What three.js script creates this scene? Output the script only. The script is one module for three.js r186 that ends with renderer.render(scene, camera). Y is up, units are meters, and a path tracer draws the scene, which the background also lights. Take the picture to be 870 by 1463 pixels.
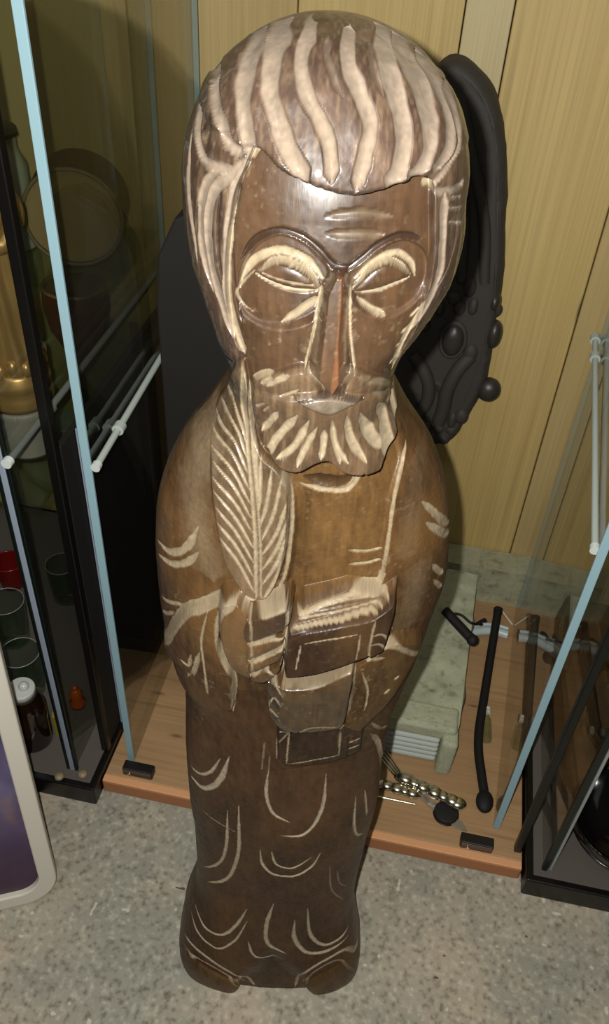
import * as THREE from 'three';
import { RoundedBoxGeometry } from 'three/addons/geometries/RoundedBoxGeometry.js';
import { mergeGeometries } from 'three/addons/utils/BufferGeometryUtils.js';
import { RectAreaLightUniformsLib } from 'three/addons/lights/RectAreaLightUniformsLib.js';

// ---------- camera, lights, exposure ----------
const scene = new THREE.Scene();
const camera = new THREE.PerspectiveCamera(62.69, 870 / 1463, 0.05, 20);
const EYE = new THREE.Vector3(0, 1.25, 0);                          // a phone held just above the statue's head
camera.position.copy(EYE); camera.up.set(-0.165, 0.7565, -0.6328);
camera.lookAt(EYE.x - 0.1173, EYE.y - 0.6521, EYE.z - 0.7490);
const renderer = new THREE.WebGLRenderer({ antialias: true });
renderer.toneMapping = THREE.LinearToneMapping; renderer.toneMappingExposure = 1;
renderer.shadowMap.enabled = true;
RectAreaLightUniformsLib.init();
scene.background = new THREE.Color(0x000000);
const flash = new THREE.PointLight(0xfffcf6, 3.5);                  // the phone's flash, beside its lens
flash.position.set(-0.022, 1.258, -0.004); flash.castShadow = true; flash.shadow.radius = 0.2; scene.add(flash);
const fillLight = new THREE.RectAreaLight(0xe9f0f5, 1.5, 1.1, 0.5);  // added unseen lamp, for ambient fill
fillLight.position.set(-0.5, 2.52, 0.25); fillLight.lookAt(-0.5, 0, 0.25); scene.add(fillLight);

// ---------- small helpers ----------
const V = (x, y, z) => new THREE.Vector3(x, y, z);
let seed = 7; const rnd = () => (seed = (seed * 16807) % 2147483647) / 2147483647;
const used = new Map();
function numbered(n) { const k = used.get(n) || 0; used.set(n, k + 1); return k ? n + '_' + String(k).padStart(3, '0') : n; }
function put(name, geometry, material, parent = scene, at) {
  const m = new THREE.Mesh(geometry, material); m.name = parent === scene ? numbered(name) : partName(parent, name);
  m.castShadow = m.receiveShadow = true; if (at) m.position.set(...at); parent.add(m); return m;
}
function partName(parent, name) { const k = parent.children.filter((c) => c.name.replace(/_\d{3}$/, '') === name).length; return k ? name + '_' + String(k).padStart(3, '0') : name; }
function tag(o, label, category, group) { o.userData = { label, category }; if (group) o.userData.group = group; return o; }
function thing(name, label, category, at = [0, 0, 0], turn = 0, group) { const o = new THREE.Group(); o.name = numbered(name); o.position.set(...at); o.rotation.y = turn; scene.add(o); return tag(o, label, category, group); }
function struct(name, geometry, material, at) { const m = put(name, geometry, material, scene, at); m.userData.kind = 'structure'; return m; }
const rbox = (w, h, d, r = 0.003) => new RoundedBoxGeometry(w, h, d, 2, Math.min(r, w / 2.1, h / 2.1, d / 2.1));
const tube = (pts, r, n = 40, k = 12, closed = false) => new THREE.TubeGeometry(new THREE.CatmullRomCurve3(pts.map((p) => V(...p)), closed), n, r, k, closed);
function rod(a, b, r, k = 16) { const d = V(...b).sub(V(...a)), g = new THREE.CylinderGeometry(r, r, d.length(), k); g.applyQuaternion(new THREE.Quaternion().setFromUnitVectors(V(0, 1, 0), d.clone().normalize())); return g.translate((a[0] + b[0]) / 2, (a[1] + b[1]) / 2, (a[2] + b[2]) / 2); }
const lathe = (pts, k = 40) => new THREE.LatheGeometry(pts.map((p) => new THREE.Vector2(p[0], p[1])), k);
function hash(x, y, z) { let h = Math.imul(x | 0, 374761393) + Math.imul(y | 0, 668265263) + Math.imul(z | 0, 2147483647 ^ 97531); h = Math.imul(h ^ (h >>> 13), 1274126177); return ((h ^ (h >>> 16)) >>> 0) / 4294967295; }
function noise(x, y, z = 0) {
  const i = Math.floor(x), j = Math.floor(y), k = Math.floor(z), f = (t) => t * t * (3 - 2 * t), u = f(x - i), v = f(y - j), w = f(z - k), L = (a, b, t) => a + (b - a) * t;
  return L(L(L(hash(i, j, k), hash(i + 1, j, k), u), L(hash(i, j + 1, k), hash(i + 1, j + 1, k), u), v), L(L(hash(i, j, k + 1), hash(i + 1, j, k + 1), u), L(hash(i, j + 1, k + 1), hash(i + 1, j + 1, k + 1), u), v), w);
}
const fbm = (x, y, z = 0, n = 4) => { let s = 0, a = 0.5, t = 0; for (let i = 0; i < n; i++) { s += a * noise(x, y, z); t += a; x *= 2.03; y *= 2.03; z *= 2.03; a *= 0.5; } return s / t; };
function texture(w, h, fn, srgb = true) {                            // fn(u, v) gives r, g, b from 0 to 255
  const d = new Uint8Array(w * h * 4);
  for (let j = 0; j < h; j++) for (let i = 0; i < w; i++) { const c = fn(i / w, j / h), o = (j * w + i) * 4; d[o] = c[0]; d[o + 1] = c[1]; d[o + 2] = c[2]; d[o + 3] = 255; }
  const t = new THREE.DataTexture(d, w, h); t.magFilter = THREE.LinearFilter; t.minFilter = THREE.LinearMipmapLinearFilter; t.generateMipmaps = true; t.wrapS = t.wrapT = THREE.RepeatWrapping;
  if (srgb) t.colorSpace = THREE.SRGBColorSpace; t.needsUpdate = true; return t;
}
const mat = (color, roughness = 0.6, more = {}) => new THREE.MeshPhysicalMaterial({ color, roughness, ...more });

// ---------- materials ----------
const mix3 = (a, b, t) => [a[0] + (b[0] - a[0]) * t, a[1] + (b[1] - a[1]) * t, a[2] + (b[2] - a[2]) * t];
function woodTexture(a, b, dark, s, knots) {
  const ks = []; for (let i = 0; i < knots; i++) ks.push([rnd(), rnd(), 0.012 + rnd() * 0.02]);
  return texture(512, 1024, (u, v) => {
    let x = u, k = 0;
    for (const [kx, ky, r] of ks) { const dx = u - kx, dy = (v - ky) * 1.6, q = Math.exp(-(dx * dx + dy * dy) / (r * r)); x += dx * q * 0.5; k = Math.max(k, Math.exp(-((dx * dx * 5 + dy * dy) / (r * r * 0.35)))); }
    const big = fbm(x * 5 + s, v * 3.3, s), grain = fbm(x * 44 + s, v * 6, s + 3, 3), fine = noise(x * 260, v * 14, s);
    let c = mix3(a, b, Math.min(1, Math.max(0, big * 1.5 - 0.3 + (grain - 0.5) * 0.5)));
    c = mix3(c, dark, Math.max(0, grain - 0.66) * 0.9 + k * 0.75);
    const m = 0.95 + fine * 0.1; return [c[0] * m, c[1] * m, c[2] * m];
  });
}
const plankMats = [0, 1, 2].map((i) => mat(0xffffff, 0.62, { map: woodTexture([[196, 172, 114], [182, 160, 108], [196, 182, 140]][i], [[176, 150, 90], [166, 142, 90], [178, 162, 116]][i], [104, 82, 48], 3 + i * 9.7, [7, 4, 2][i]) }));
const boardMat = mat(0xffffff, 0.6, { map: woodTexture([172, 138, 98], [148, 116, 80], [84, 62, 42], 41, 6) });
const boardEdgeMat = mat(0xa8714a, 0.65), boardLitMat = mat(0xd9a070, 0.6);
const floorMap = texture(2048, 2048, (u, v) => {
  const x = u * 2.4, y = v * 2.4;
  const a = fbm(x * 7, y * 7, 1, 5), b = fbm(x * 26, y * 26, 5, 4), f = fbm(x * 170, y * 170, 9, 3), sp = noise(x * 95, y * 95, 13), mask = fbm(x * 12, y * 12, 21, 3);
  let c = mix3([150, 148, 134], [172, 160, 140], Math.min(1, Math.max(0, a * 2.2 - 0.6)));
  c = mix3(c, [136, 138, 126], Math.max(0, b - 0.5) * 1.8);
  c = mix3(c, [96, 88, 74], Math.max(0, 0.42 - f) * 2.4);
  c = mix3(c, [204, 196, 174], Math.max(0, f - 0.58) * 2.4);
  if (sp > 0.975 && mask > 0.52) c = mix3(c, [52, 44, 38], 0.75);
  if (noise(x * 60, y * 60, 31) > 0.965) c = mix3(c, [215, 208, 192], 0.7);
  return c;
});
const floorBump = texture(1024, 1024, (u, v) => { const f = 255 * fbm(u * 400, v * 400, 9, 3); return [f, f, f]; }, false);
const floorMat = mat(0xffffff, 0.9, { map: floorMap, bumpMap: floorBump, bumpScale: 0.0016 });
const paneMat = mat(0xf1f2ee, 0.02, { transmission: 1, thickness: 0, ior: 1.5 });
const edgeMat = mat(0x8fb0ba, 0.4), edgeGreyMat = mat(0x8c97a6, 0.4), edgeGreenMat = mat(0x0c1512, 0.3);
const rodMat = mat(0xa9b3ad, 0.45), blackMat = mat(0x0a0908, 0.35), blackMatt = mat(0x0c0b0a, 0.7), dustMat = mat(0x57504a, 0.8);
const steelMat = mat(0xd8d8d0, 0.28, { metalness: 1 }), silverMat = mat(0xdcd8c4, 0.22, { metalness: 1 }), goldMat = mat(0xc8a468, 0.36, { metalness: 0.6 });
const darkWoodMat = mat(0x2a2621, 0.55), darkWoodLow = mat(0x171511, 0.7), clayMat = mat(0x4a2410, 0.45);
const stoneMat = mat(0xa3a894, 0.85), stonePaleMat = mat(0xb4bcb4, 0.8), plateMat = mat(0xb8c4c4, 0.35);
const clearGlass = mat(0xe8f0ea, 0.04, { transmission: 1, thickness: 0, ior: 1.5 });

// ---------- the room ----------
const plane = (w, d) => { const g = new THREE.BoxGeometry(w, 0.1, d); return g; };
const fl = plane(3.6, 3.2); { const p = fl.attributes.position, uv = fl.attributes.uv; for (let i = 0; i < p.count; i++) uv.setXY(i, (p.getX(i) + 1.8) / 2.4, (p.getZ(i) + 1.6) / 2.4); }
struct('floor', fl, floorMat, [0, -0.05, 0.2]);
const wallBack = new THREE.Group(); wallBack.name = 'wall_back'; wallBack.userData = { kind: 'structure' }; scene.add(wallBack);
put('backing', new THREE.BoxGeometry(3.6, 2.7, 0.08), mat(0x1a130c, 0.9), wallBack, [0, 1.35, -1.349]);
{
  const seams = [-1.8, -1.55, -1.32, -1.08, -0.86, -0.66, -0.475, -0.255, -0.032, 0.031, 0.218, 0.42, 0.62, 0.85, 1.08, 1.3, 1.55, 1.8];
  for (let i = 0; i + 1 < seams.length; i++) {
    const w = seams[i + 1] - seams[i] - 0.0016, g = rbox(w, 2.68, 0.024, 0.0025), p = g.attributes.position, uv = g.attributes.uv, o = rnd() * 3;
    for (let k = 0; k < p.count; k++) uv.setXY(k, p.getX(k) / 0.4 + o, p.getY(k) / 2.7 + 0.5);
    put('plank', g, plankMats[i === 8 ? 2 : i % 2 === 0 ? 1 : 0], wallBack, [(seams[i] + seams[i + 1]) / 2, 1.34, -1.295 + (i % 3) * 0.0015]);
  }
}
const dim = mat(0x3a3632, 0.9);
struct('wall_left', new THREE.BoxGeometry(0.1, 2.7, 3.2), dim, [-1.85, 1.35, 0.2]);
struct('wall_right', new THREE.BoxGeometry(0.1, 2.7, 3.2), dim, [1.85, 1.35, 0.2]);
struct('wall_front', new THREE.BoxGeometry(3.6, 2.7, 0.1), dim, [0, 1.35, 1.85]);
struct('ceiling', new THREE.BoxGeometry(3.8, 0.1, 3.4), mat(0x8a8680, 0.9), [0, 2.75, 0.2]);
{
  const t = thing('added_fill_lamp', 'added unseen white ceiling panel filling the room with soft light', 'lamp', [-0.5, 2.6, 0.25]);  // panel added to carry the ambient light
  put('housing', rbox(1.16, 0.06, 0.56, 0.01), mat(0xd0d0cc, 0.5), t);
  put('diffuser', rbox(1.1, 0.02, 0.5, 0.004), mat(0xffffff, 0.5, { emissive: 0xe9f0f5, emissiveIntensity: 1.2 }), t, [0, -0.035, 0]);
  put('suspension', rbox(0.3, 0.1, 0.1, 0.01), mat(0xd0d0cc, 0.5), t, [0, 0.06, 0]);
}

const TOP = 1158, CROWN = 1070, APEX = 3;
// height, left edge, right edge of the block
const OUTLINE = [[0, -128, 122], [30, -131, 121], [70, -127, 114], [116, -121, 106.5], [155, -112, 101], [196, -103, 101.5], [250, -102.5, 103.5], [310, -103, 105.5], [380, -106.5, 109], [450, -106.5, 107], [500, -105.5, 106],
  [552, -103, 105.5], [583, -102.5, 110.5], [605, -110.5, 113.5], [650, -116.5, 120], [700, -119.5, 124.5], [748, -120, 129], [800, -116.5, 123.5], [838, -107.5, 115], [872, -92.5, 101], [905, -70, 78], [930, -56, 63],
  [938, -53.5, 59], [950, -56.5, 61.5], [970, -63.5, 67], [990, -70, 78.5], [1006, -74.5, 85.5], [1026, -79.8, 91.5], [1050, -82, 92.5], [1070, -82, 90]];
// height, depth of the front and of the back, how round the front is
const DEPTH = [[0, 85, 78, 0.42], [60, 83, 76, 0.45], [130, 75, 72, 0.62], [250, 68, 66, 0.85], [450, 72, 68, 0.92], [600, 78, 74, 0.92], [750, 82, 78, 0.92], [860, 76, 72, 0.92], [930, 74, 66, 0.92], [960, 80, 66, 0.92], [1000, 86, 72, 0.92], [1050, 88, 80, 0.92], [1070, 87, 82, 0.92]];
// ---- the carved statue as a surface: Y runs up it, X across it, Z to its front, all in millimetres ----
const lerp = (a, b, t) => a + (b - a) * t, clamp = (v, a, b) => Math.min(b, Math.max(a, v));
const sstep = (a, b, v) => { const t = clamp((v - a) / (b - a), 0, 1); return t * t * (3 - 2 * t); };
function table(rows, y, k) {                                        // smooth interpolation in a table sorted by rising y
  const n = rows.length;
  if (y <= rows[0][0]) return rows[0][k];
  if (y >= rows[n - 1][0]) return rows[n - 1][k];
  let i = 0; while (rows[i + 1][0] < y) i++;
  const a = rows[i], b = rows[i + 1], h = b[0] - a[0], t = (y - a[0]) / h;
  const slope = (j) => { if (j <= 0 || j >= n - 1) return 0; const p = (rows[j][k] - rows[j - 1][k]) / (rows[j][0] - rows[j - 1][0]), q = (rows[j + 1][k] - rows[j][k]) / (rows[j + 1][0] - rows[j][0]); return p * q <= 0 ? 0 : 2 * p * q / (p + q); };
  const m0 = slope(i) * h, m1 = i + 1 >= n - 1 ? (rows[n - 1][k] - rows[n - 2][k]) : slope(i + 1) * h;
  const t2 = t * t, t3 = t2 * t;
  return (2 * t3 - 3 * t2 + 1) * a[k] + (t3 - 2 * t2 + t) * m0 + (-2 * t3 + 3 * t2) * b[k] + (t3 - t2) * m1;
}
function section(y) {                                               // the block's cross-section at a height
  let s = 1, yy = y;
  if (y > CROWN) { s = Math.sqrt(Math.max(0, 1 - ((y - CROWN) / (TOP - CROWN)) ** 2)); yy = CROWN; }
  const l = table(OUTLINE, yy, 1), r = table(OUTLINE, yy, 2), c = y > CROWN ? lerp((l + r) / 2, APEX, (1 - s)) : (l + r) / 2;
  return { c, w: (r - l) / 2 * s, f: table(DEPTH, y > CROWN ? CROWN : y, 1) * Math.pow(s, .9), b: table(DEPTH, y > CROWN ? CROWN : y, 2) * s, e: table(DEPTH, y, 3) };
}
function frontZ(x, y) {
  const s = section(y); if (s.w < .01) return 0;
  const q = clamp((x - s.c) / s.w, -1, 1);
  return s.f * Math.pow(Math.max(0, 1 - q * q), s.e / 2);
}
function polyDistance(p, x, y) {                                    // > 0 inside the outline
  let d = 1e9, inside = false;
  for (let i = 0, n = p.length, j = n - 1; i < n; j = i++) {
    const ax = p[j][0], ay = p[j][1], bx = p[i][0], by = p[i][1], ex = bx - ax, ey = by - ay;
    const t = clamp(((x - ax) * ex + (y - ay) * ey) / (ex * ex + ey * ey + 1e-9), 0, 1);
    d = Math.min(d, Math.hypot(ax + ex * t - x, ay + ey * t - y));
    if ((ay > y) !== (by > y) && x < (bx - ax) * (y - ay) / (by - ay) + ax) inside = !inside;
  }
  return inside ? d : -d;
}
function curve(pts, closed, step) {                                 // Catmull-Rom through the given points
  if (pts.length < 3 && !closed) { const o = []; for (let i = 0; i <= 8; i++) o.push([lerp(pts[0][0], pts[1][0], i / 8), lerp(pts[0][1], pts[1][1], i / 8), lerp(pts[0][2] || 0, pts[1][2] || 0, i / 8)]); return o; }
  const c = new THREE.CatmullRomCurve3(pts.map((p) => new THREE.Vector3(p[0], p[1], p[2] || 0)), closed, 'centripetal');
  const n = Math.max(6, Math.round(c.getLength() / step));
  return c.getPoints(n).map((p) => [p.x, p.y, p.z]);
}
// the relief in its order of cutting; every region sets the depth of what lies inside its outline
const regions = [], strokes = [];
function region(part, h, bevel, pts, o = {}) {
  const poly = o.sharp ? pts.map((p) => [p[0], p[1], p[2] || 0]) : curve(pts, true, 4);
  const xs = poly.map((p) => p[0]), ys = poly.map((p) => p[1]);
  regions.push({ part, h, bevel, poly, out: o.out || 0, dome: o.dome || 0, domeR: o.domeR || 10, up: o.up || 0, right: o.right || 0, add: o.add, top: o.top, tone: o.tone, fn: o.fn,
    cx: xs.reduce((a, b) => a + b) / xs.length, cy: ys.reduce((a, b) => a + b) / ys.length, box: [Math.min(...xs) - 4, Math.max(...xs) + 4, Math.min(...ys) - 4, Math.max(...ys) + 4] });
}
function groove(w, depth, pts, o = {}) {
  const line = curve(pts, false, 2.5), n = line.length - 1;
  const xs = line.map((p) => p[0]), ys = line.map((p) => p[1]);
  strokes.push({ w, depth, line, n, pale: o.pale ?? 1, flat: o.flat || 0, skew: o.skew || 0, box: [Math.min(...xs) - w, Math.max(...xs) + w, Math.min(...ys) - w, Math.max(...ys) + w] });
}
function regionHeight(g, x, y, d, at) {                             // new depth at a point, given the depth so far
  const sd = polyDistance(g.poly, x, y);
  const m = sstep(-g.out, g.bevel, sd);
  if (m <= 0) return [d, 0, sd];
  let h = g.h + g.dome * Math.sqrt(clamp(1 - (1 - clamp(sd / g.domeR, 0, 1)) ** 2, 0, 1)) + g.up * (y - g.cy) + g.right * (x - g.cx);
  if (g.fn) h = g.fn(x, y, sd, h, g);
  if (g.add) h += d;
  if (g.top && h < d) return [d, 0, sd];
  return [lerp(d, h, m), m, sd];
}
function noseShape(x, y, sd, h, g) {                                    // a wedge with a flat ridge, highest at the tip
  const t = clamp((g.box[3] - 4 - y) / (g.box[3] - g.box[2] - 8), 0, 1);
  return h + Math.min(Math.max(sd, 0) * 2.6, lerp(7, 27, Math.pow(t, .9)));
}
function reliefAt(x, y) {
  let d = 0;
  for (const g of regions) if (x > g.box[0] && x < g.box[1] && y > g.box[2] && y < g.box[3]) d = regionHeight(g, x, y, d)[0];
  return d;
}

region('robe', -6, 6, [[-14.9, 910.7], [-11.2, 890.7], [-4.4, 856.1], [-4.8, 828.9], [-6.2, 800.3], [-9.9, 767.7], [6.7, 765], [30.8, 771.5], [50.2, 780.7], [66.9, 788.7], [68.4, 824.1], [69.2, 868.5], [73, 897.6], [61.7, 917]], { tone: 9 });
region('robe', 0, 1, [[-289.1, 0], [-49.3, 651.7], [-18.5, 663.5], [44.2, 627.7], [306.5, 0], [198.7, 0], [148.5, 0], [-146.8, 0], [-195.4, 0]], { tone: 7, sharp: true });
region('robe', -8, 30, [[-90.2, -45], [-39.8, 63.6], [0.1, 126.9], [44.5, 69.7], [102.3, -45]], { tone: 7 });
region('foot', 1, 4, [[-134.6, -6], [-111, 63.9], [-91, 54.9], [-56.6, 41.3], [-38.6, 38], [-51.6, -6], [-80.7, -6], [-109.4, -6], [-130.8, -6]], { dome: 6, domeR: 18, tone: 2 });
region('foot', -1, 4, [[134.1, -6], [117.9, 43.1], [94.8, 69.1], [62.3, 55.8], [44.8, 36.6], [63.9, -6], [90.8, -6], [114.8, -6], [129.6, -6]], { dome: 6, domeR: 18, tone: 2 });
region('sleeve', 9, 4, [[-264.8, 0], [-89.2, 738.6], [-64.2, 765.1], [-43.3, 785.1], [-36.2, 779.3], [-47.2, 760.4], [-55.8, 714.4], [-46.6, 688.5], [-46, 632.5], [-56.2, 629.8], [-67.8, 636.8], [-84.1, 658.5], [-105.6, 651.5], [-250, 0]], { dome: 3, domeR: 14, tone: 1 });
region('sleeve', 10, 4, [[112.1, 709.6], [103.4, 659.8], [91.3, 634], [75.5, 614.9], [53.9, 584.3], [48.1, 618.8], [52.5, 663.3], [51.7, 706.1], [62, 719.2], [78.3, 732.1]], { dome: 4, domeR: 14, tone: 2 });
region('book', 14, 2.5, [[-8.1, 623.7], [49.1, 629.6], [72.2, 608.7], [72.2, 575.4], [57.8, 568.7], [1.1, 564.7], [-6.9, 575.4]], { tone: 0, sharp: true });
region('spine', 12, 2, [[55.2, 608.1], [71.2, 606.2], [72.6, 571.1], [58.1, 564.8]], { tone: 0, sharp: true });
region('hand', 19, 4, [[-17.7, 709.8], [0.6, 702], [24, 706.7], [52, 722.4], [54.4, 681.4], [49.8, 637.7], [34.3, 634.8], [3, 633.5], [-10.6, 644.3], [-16.4, 667.8]], { dome: 6, domeR: 12, tone: 2 });
region('finger', 22, 2, [[-17, 710], [-10.7, 704.9], [-2.2, 685.4], [-4.8, 679.2], [-12.6, 691.3], [-17.4, 701.6]], { dome: 3, domeR: 5, tone: 0 });
region('finger', 22, 2, [[-16.7, 695.2], [-11.4, 687.7], [-4.2, 675.3], [-6.2, 666.9], [-13.5, 675.5], [-17.1, 684.5]], { dome: 3, domeR: 5, tone: 0 });
region('finger', 22, 2, [[-15.8, 678], [-11, 670.1], [-4.8, 659], [-7, 650.3], [-13, 655.3], [-16.2, 666.9]], { dome: 3, domeR: 5, tone: 0 });
region('page_block', 17, 3, [[-2.7, 756], [-3.3, 771.5], [8.1, 788.8], [40.1, 798.7], [76, 787.9], [79.6, 780.2], [64.8, 772], [37.4, 767.1]], { up: -0.55, tone: 3, sharp: true });
region('book', 27, 3.5, [[-4.5, 714.1], [-6, 761.4], [-1.6, 770.5], [36.4, 780.8], [59.2, 783], [78.2, 793.3], [78.6, 780.6], [74.5, 740.9], [56.8, 735.4], [23.3, 721.4]], { tone: 0, sharp: true, out: 1.5 });
region('spine', 25, 2, [[61.5, 781.1], [78.5, 791.2], [79, 778.4], [74.9, 738.2], [60.7, 735.4]], { tone: 0, sharp: true, right: -0.25 });
region('hand', 20, 4, [[-54.6, 782.9], [-38.9, 790.9], [-30.8, 781.1], [-29.4, 749], [-27.9, 711.5], [-25.5, 702.2], [-45.2, 707.8], [-55.3, 730.4], [-57.7, 756.6]], { dome: 5, domeR: 14, tone: 1 });
region('finger', 21, 2, [[-34.9, 773.8], [-16.5, 786.5], [-2.9, 796.4], [1.3, 784.1], [-2.9, 771.8], [-15.9, 761.1], [-33.7, 750]], { dome: 6, domeR: 8, tone: 0 });
region('finger', 21, 2, [[-33.6, 747.6], [-15.9, 759.6], [-4, 771.6], [-4, 756.9], [-16, 743.2], [-33, 729.2]], { dome: 6, domeR: 8, tone: 1 });
region('finger', 21, 2, [[-32.4, 727.6], [-17.1, 740.5], [-4.5, 755.2], [-4.4, 738.6], [-16.8, 725.1], [-31.2, 713]], { dome: 6, domeR: 8, tone: 1 });
region('finger', 20, 2, [[-30.8, 709.7], [-16.8, 721.7], [-4.9, 734.4], [-5.6, 720.3], [-19.8, 701.9], [-30.1, 702.6]], { dome: 5, domeR: 7, tone: 1 });
region('quill', 8, 3, [[-42.4, 980], [-55.8, 930], [-63.5, 913.5], [-65.2, 898.9], [-64.8, 877.9], [-60.1, 839.5], [-53.2, 808.7], [-39.1, 784.4], [-33, 777.5], [-24.4, 779.7], [-19.1, 783.8], [-12.1, 797.9], [-6.5, 827.8], [-5.3, 861.9], [-7.6, 893.1], [-15.6, 905.2], [-25.9, 911.7], [-31.8, 928.2], [-33.7, 970.6], [-36.8, 981]], { dome: 2, domeR: 12, tone: 10 });
region('hair', 2, 5, [[-5.6, 1157.5], [-53.3, 1154.1], [-85.9, 1116.9], [-97.5, 1060.5], [-88.5, 1020.6], [-76.2, 976.6], [-52, 964.8], [-37.4, 984.1], [-16.5, 1006.3], [40.9, 1007.7], [55.3, 953], [74, 911.1], [65, 993.2], [92.5, 988.5], [101.9, 1028.6], [99.5, 1077.2], [78.3, 1126.6], [48.2, 1145.2]], { tone: 4 });
region('face', -7, 2.5, [[-32.1, 1108.6], [-20.6, 1100.4], [-2.9, 1095.3], [18.8, 1091.5], [34.6, 1093.8], [54.6, 1096.9], [62.4, 1092.7], [64.8, 1078.6], [68.9, 1049.4], [68.9, 1032.6], [68, 1018.6], [64.2, 1000.7], [58.5, 978.9], [55.9, 951.5], [56.1, 933.9], [15.8, 948.7], [-32.8, 947.2], [-38.6, 969.9], [-40.7, 981.1], [-46.7, 991.9], [-50.9, 1019.8], [-49.8, 1051.4], [-47.1, 1070.7], [-45, 1082.5], [-40.1, 1094.8]], { tone: 8, up: -0.13 });
region('hair', 5, 4, [[-41.1, 1104.9], [-30.8, 1105.5], [-19.7, 1098.9], [-2.3, 1093.4], [18.9, 1089.7], [34.4, 1091.9], [53.9, 1095.9], [62.1, 1096.9], [74.1, 1099.2], [95.7, 1097.4], [75.8, 1140.9], [51.6, 1142.9], [-5.6, 1157.5], [-51.2, 1154.7], [-77.6, 1124.7], [-64.3, 1111.1], [-51.3, 1107.3]], { tone: 4, dome: 2, domeR: 10 });
region('face', -13, 3.5, [[-44.6, 1026.9], [-41, 1041.8], [-32.2, 1055.2], [-19.5, 1062.6], [-7.3, 1060.9], [3.7, 1053.6], [10.4, 1046.6], [12.5, 1033.9], [7.8, 1020.2], [-9.1, 1008.9], [-30.5, 1005.8], [-43.1, 1012.1]], { up: -0.2, tone: 8 });
region('face', -13, 3.5, [[19, 1043.5], [26.8, 1049.2], [36.4, 1057.1], [48.7, 1061.1], [60.5, 1056.4], [68.1, 1046.2], [69.5, 1031.8], [64.7, 1022], [49.1, 1014.6], [31.6, 1019.9], [22.6, 1029.5]], { up: -0.2, tone: 8 });
region('eye', -12, 2, [[-32.6, 1037.8], [-21.3, 1047.8], [-9.7, 1047.7], [0.1, 1042.2], [5.8, 1034], [-5.8, 1032], [-18.4, 1032.9]], { dome: 6, domeR: 7, tone: 8 });
region('eye', -12, 2, [[23.1, 1032.7], [31.5, 1045.6], [41.4, 1050.5], [50.9, 1045.7], [57.4, 1038.2], [47.7, 1035.5], [36.1, 1032.7]], { dome: 6, domeR: 7, tone: 8 });
region('nose', -9, 1.5, [[12.1, 1047.9], [19.8, 1048.1], [22.5, 1030.1], [24.5, 1006.9], [28.9, 980.8], [21.3, 960.9], [12.3, 963.8], [-0.8, 983.1], [3.2, 1012.7], [6.2, 1036.7]], { fn: noseShape, tone: 8, sharp: true });
region('nose_ridge', 0, 1.5, [[13.2, 1048.5], [20.2, 1048.6], [22.4, 1031.7], [23.9, 1008.7], [23.6, 976.9], [19.3, 964.6], [14, 966.4], [15.1, 989], [15.8, 1013.6], [15.3, 1031.7]], { add: 1, tone: 5, sharp: true });
region('moustache', 2, 4, [[-33.7, 972], [-18, 981.8], [-0.8, 989.1], [12.1, 969.3], [8.5, 964.8], [-4.5, 963.7], [-19.9, 955.3], [-33.3, 947.4], [-35.9, 959.4]], { dome: 6, domeR: 9, tone: 3 });
region('moustache', 2, 4, [[28.3, 987], [40, 977.7], [53.4, 962.2], [64.3, 927.2], [60.4, 930], [37.8, 956.2], [23.7, 964.2], [20.9, 967.7]], { dome: 6, domeR: 9, tone: 3 });
region('beard', 13, 3, [[-33.8, 962.9], [-32.4, 931.3], [-23.3, 919.7], [-13.5, 909.9], [-0.9, 909.5], [11.1, 916.6], [17, 917.5], [26.3, 909.2], [41.2, 903.7], [55.1, 903.9], [58.6, 913.5], [62, 922.2], [62.6, 930.4], [46.3, 959.4], [36.7, 964.9], [23.5, 968.5], [6.4, 970.1], [-14.9, 966.6]], { up: -0.18, dome: 4, domeR: 8, tone: 3 });
region('lip', 12, 2, [[-7.2, 968.8], [14.7, 972.4], [37, 962.5], [28.5, 960.2], [16.6, 955.8], [7.8, 958.8], [-1.9, 963.9]], { dome: 3, domeR: 5, tone: 6 });
groove(7.6, 4, [[-63.2, 1125.2], [-58.9, 1129], [-57.3, 1122.9], [-52.2, 1114.9], [-47.2, 1105.7], [-39.5, 1102.7]], { flat: 1 });
groove(9.2, 4, [[-31.9, 1150.2], [-36.7, 1144.5], [-39.7, 1136.1], [-41.2, 1127], [-38.6, 1116.7], [-34, 1100.9]], { flat: 1 });
groove(10.8, 4, [[-18.5, 1155], [-25.2, 1149.1], [-27.5, 1141], [-27.2, 1132.3], [-22.2, 1121.8], [-14.8, 1109.2], [-4.7, 1095.9]], { flat: 1 });
groove(8.6, 4, [[-5.9, 1156], [-10.7, 1150.7], [-12, 1143.8], [-8.5, 1133.6], [0.2, 1123], [5.2, 1112.7], [7.5, 1097.7]], { flat: 1 });
groove(8.6, 4, [[11.8, 1156], [11.1, 1151.9], [12.5, 1144.4], [19, 1134], [24.9, 1122.4], [23.3, 1108.8], [20, 1094]], { flat: 1 });
groove(10.6, 4, [[26.6, 1154.6], [30.8, 1149.3], [33.1, 1142.1], [39.6, 1128.9], [43, 1115.4], [41.4, 1102.4], [35.9, 1095.1]], { flat: 1 });
groove(9.2, 4, [[36, 1151.3], [42.6, 1144.8], [49, 1136.3], [55.3, 1122.5], [57.6, 1110.1], [52.5, 1100.6], [46.9, 1097.1]], { flat: 1 });
groove(7.1, 4, [[49, 1144.4], [56.3, 1137], [63.5, 1126.5], [67.9, 1115.9], [67.2, 1104.9], [61, 1097.9]], { flat: 1 });
groove(5, 3, [[63.6, 1131.6], [72.7, 1115.8], [74.2, 1105.3], [69, 1097.5], [58.4, 1089.6]], { flat: 1 });
groove(4.3, 2, [[1.2, 1153.8], [0.3, 1148.9], [4.7, 1140.6], [10.3, 1133.1]], { pale: 0.25 });
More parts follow.
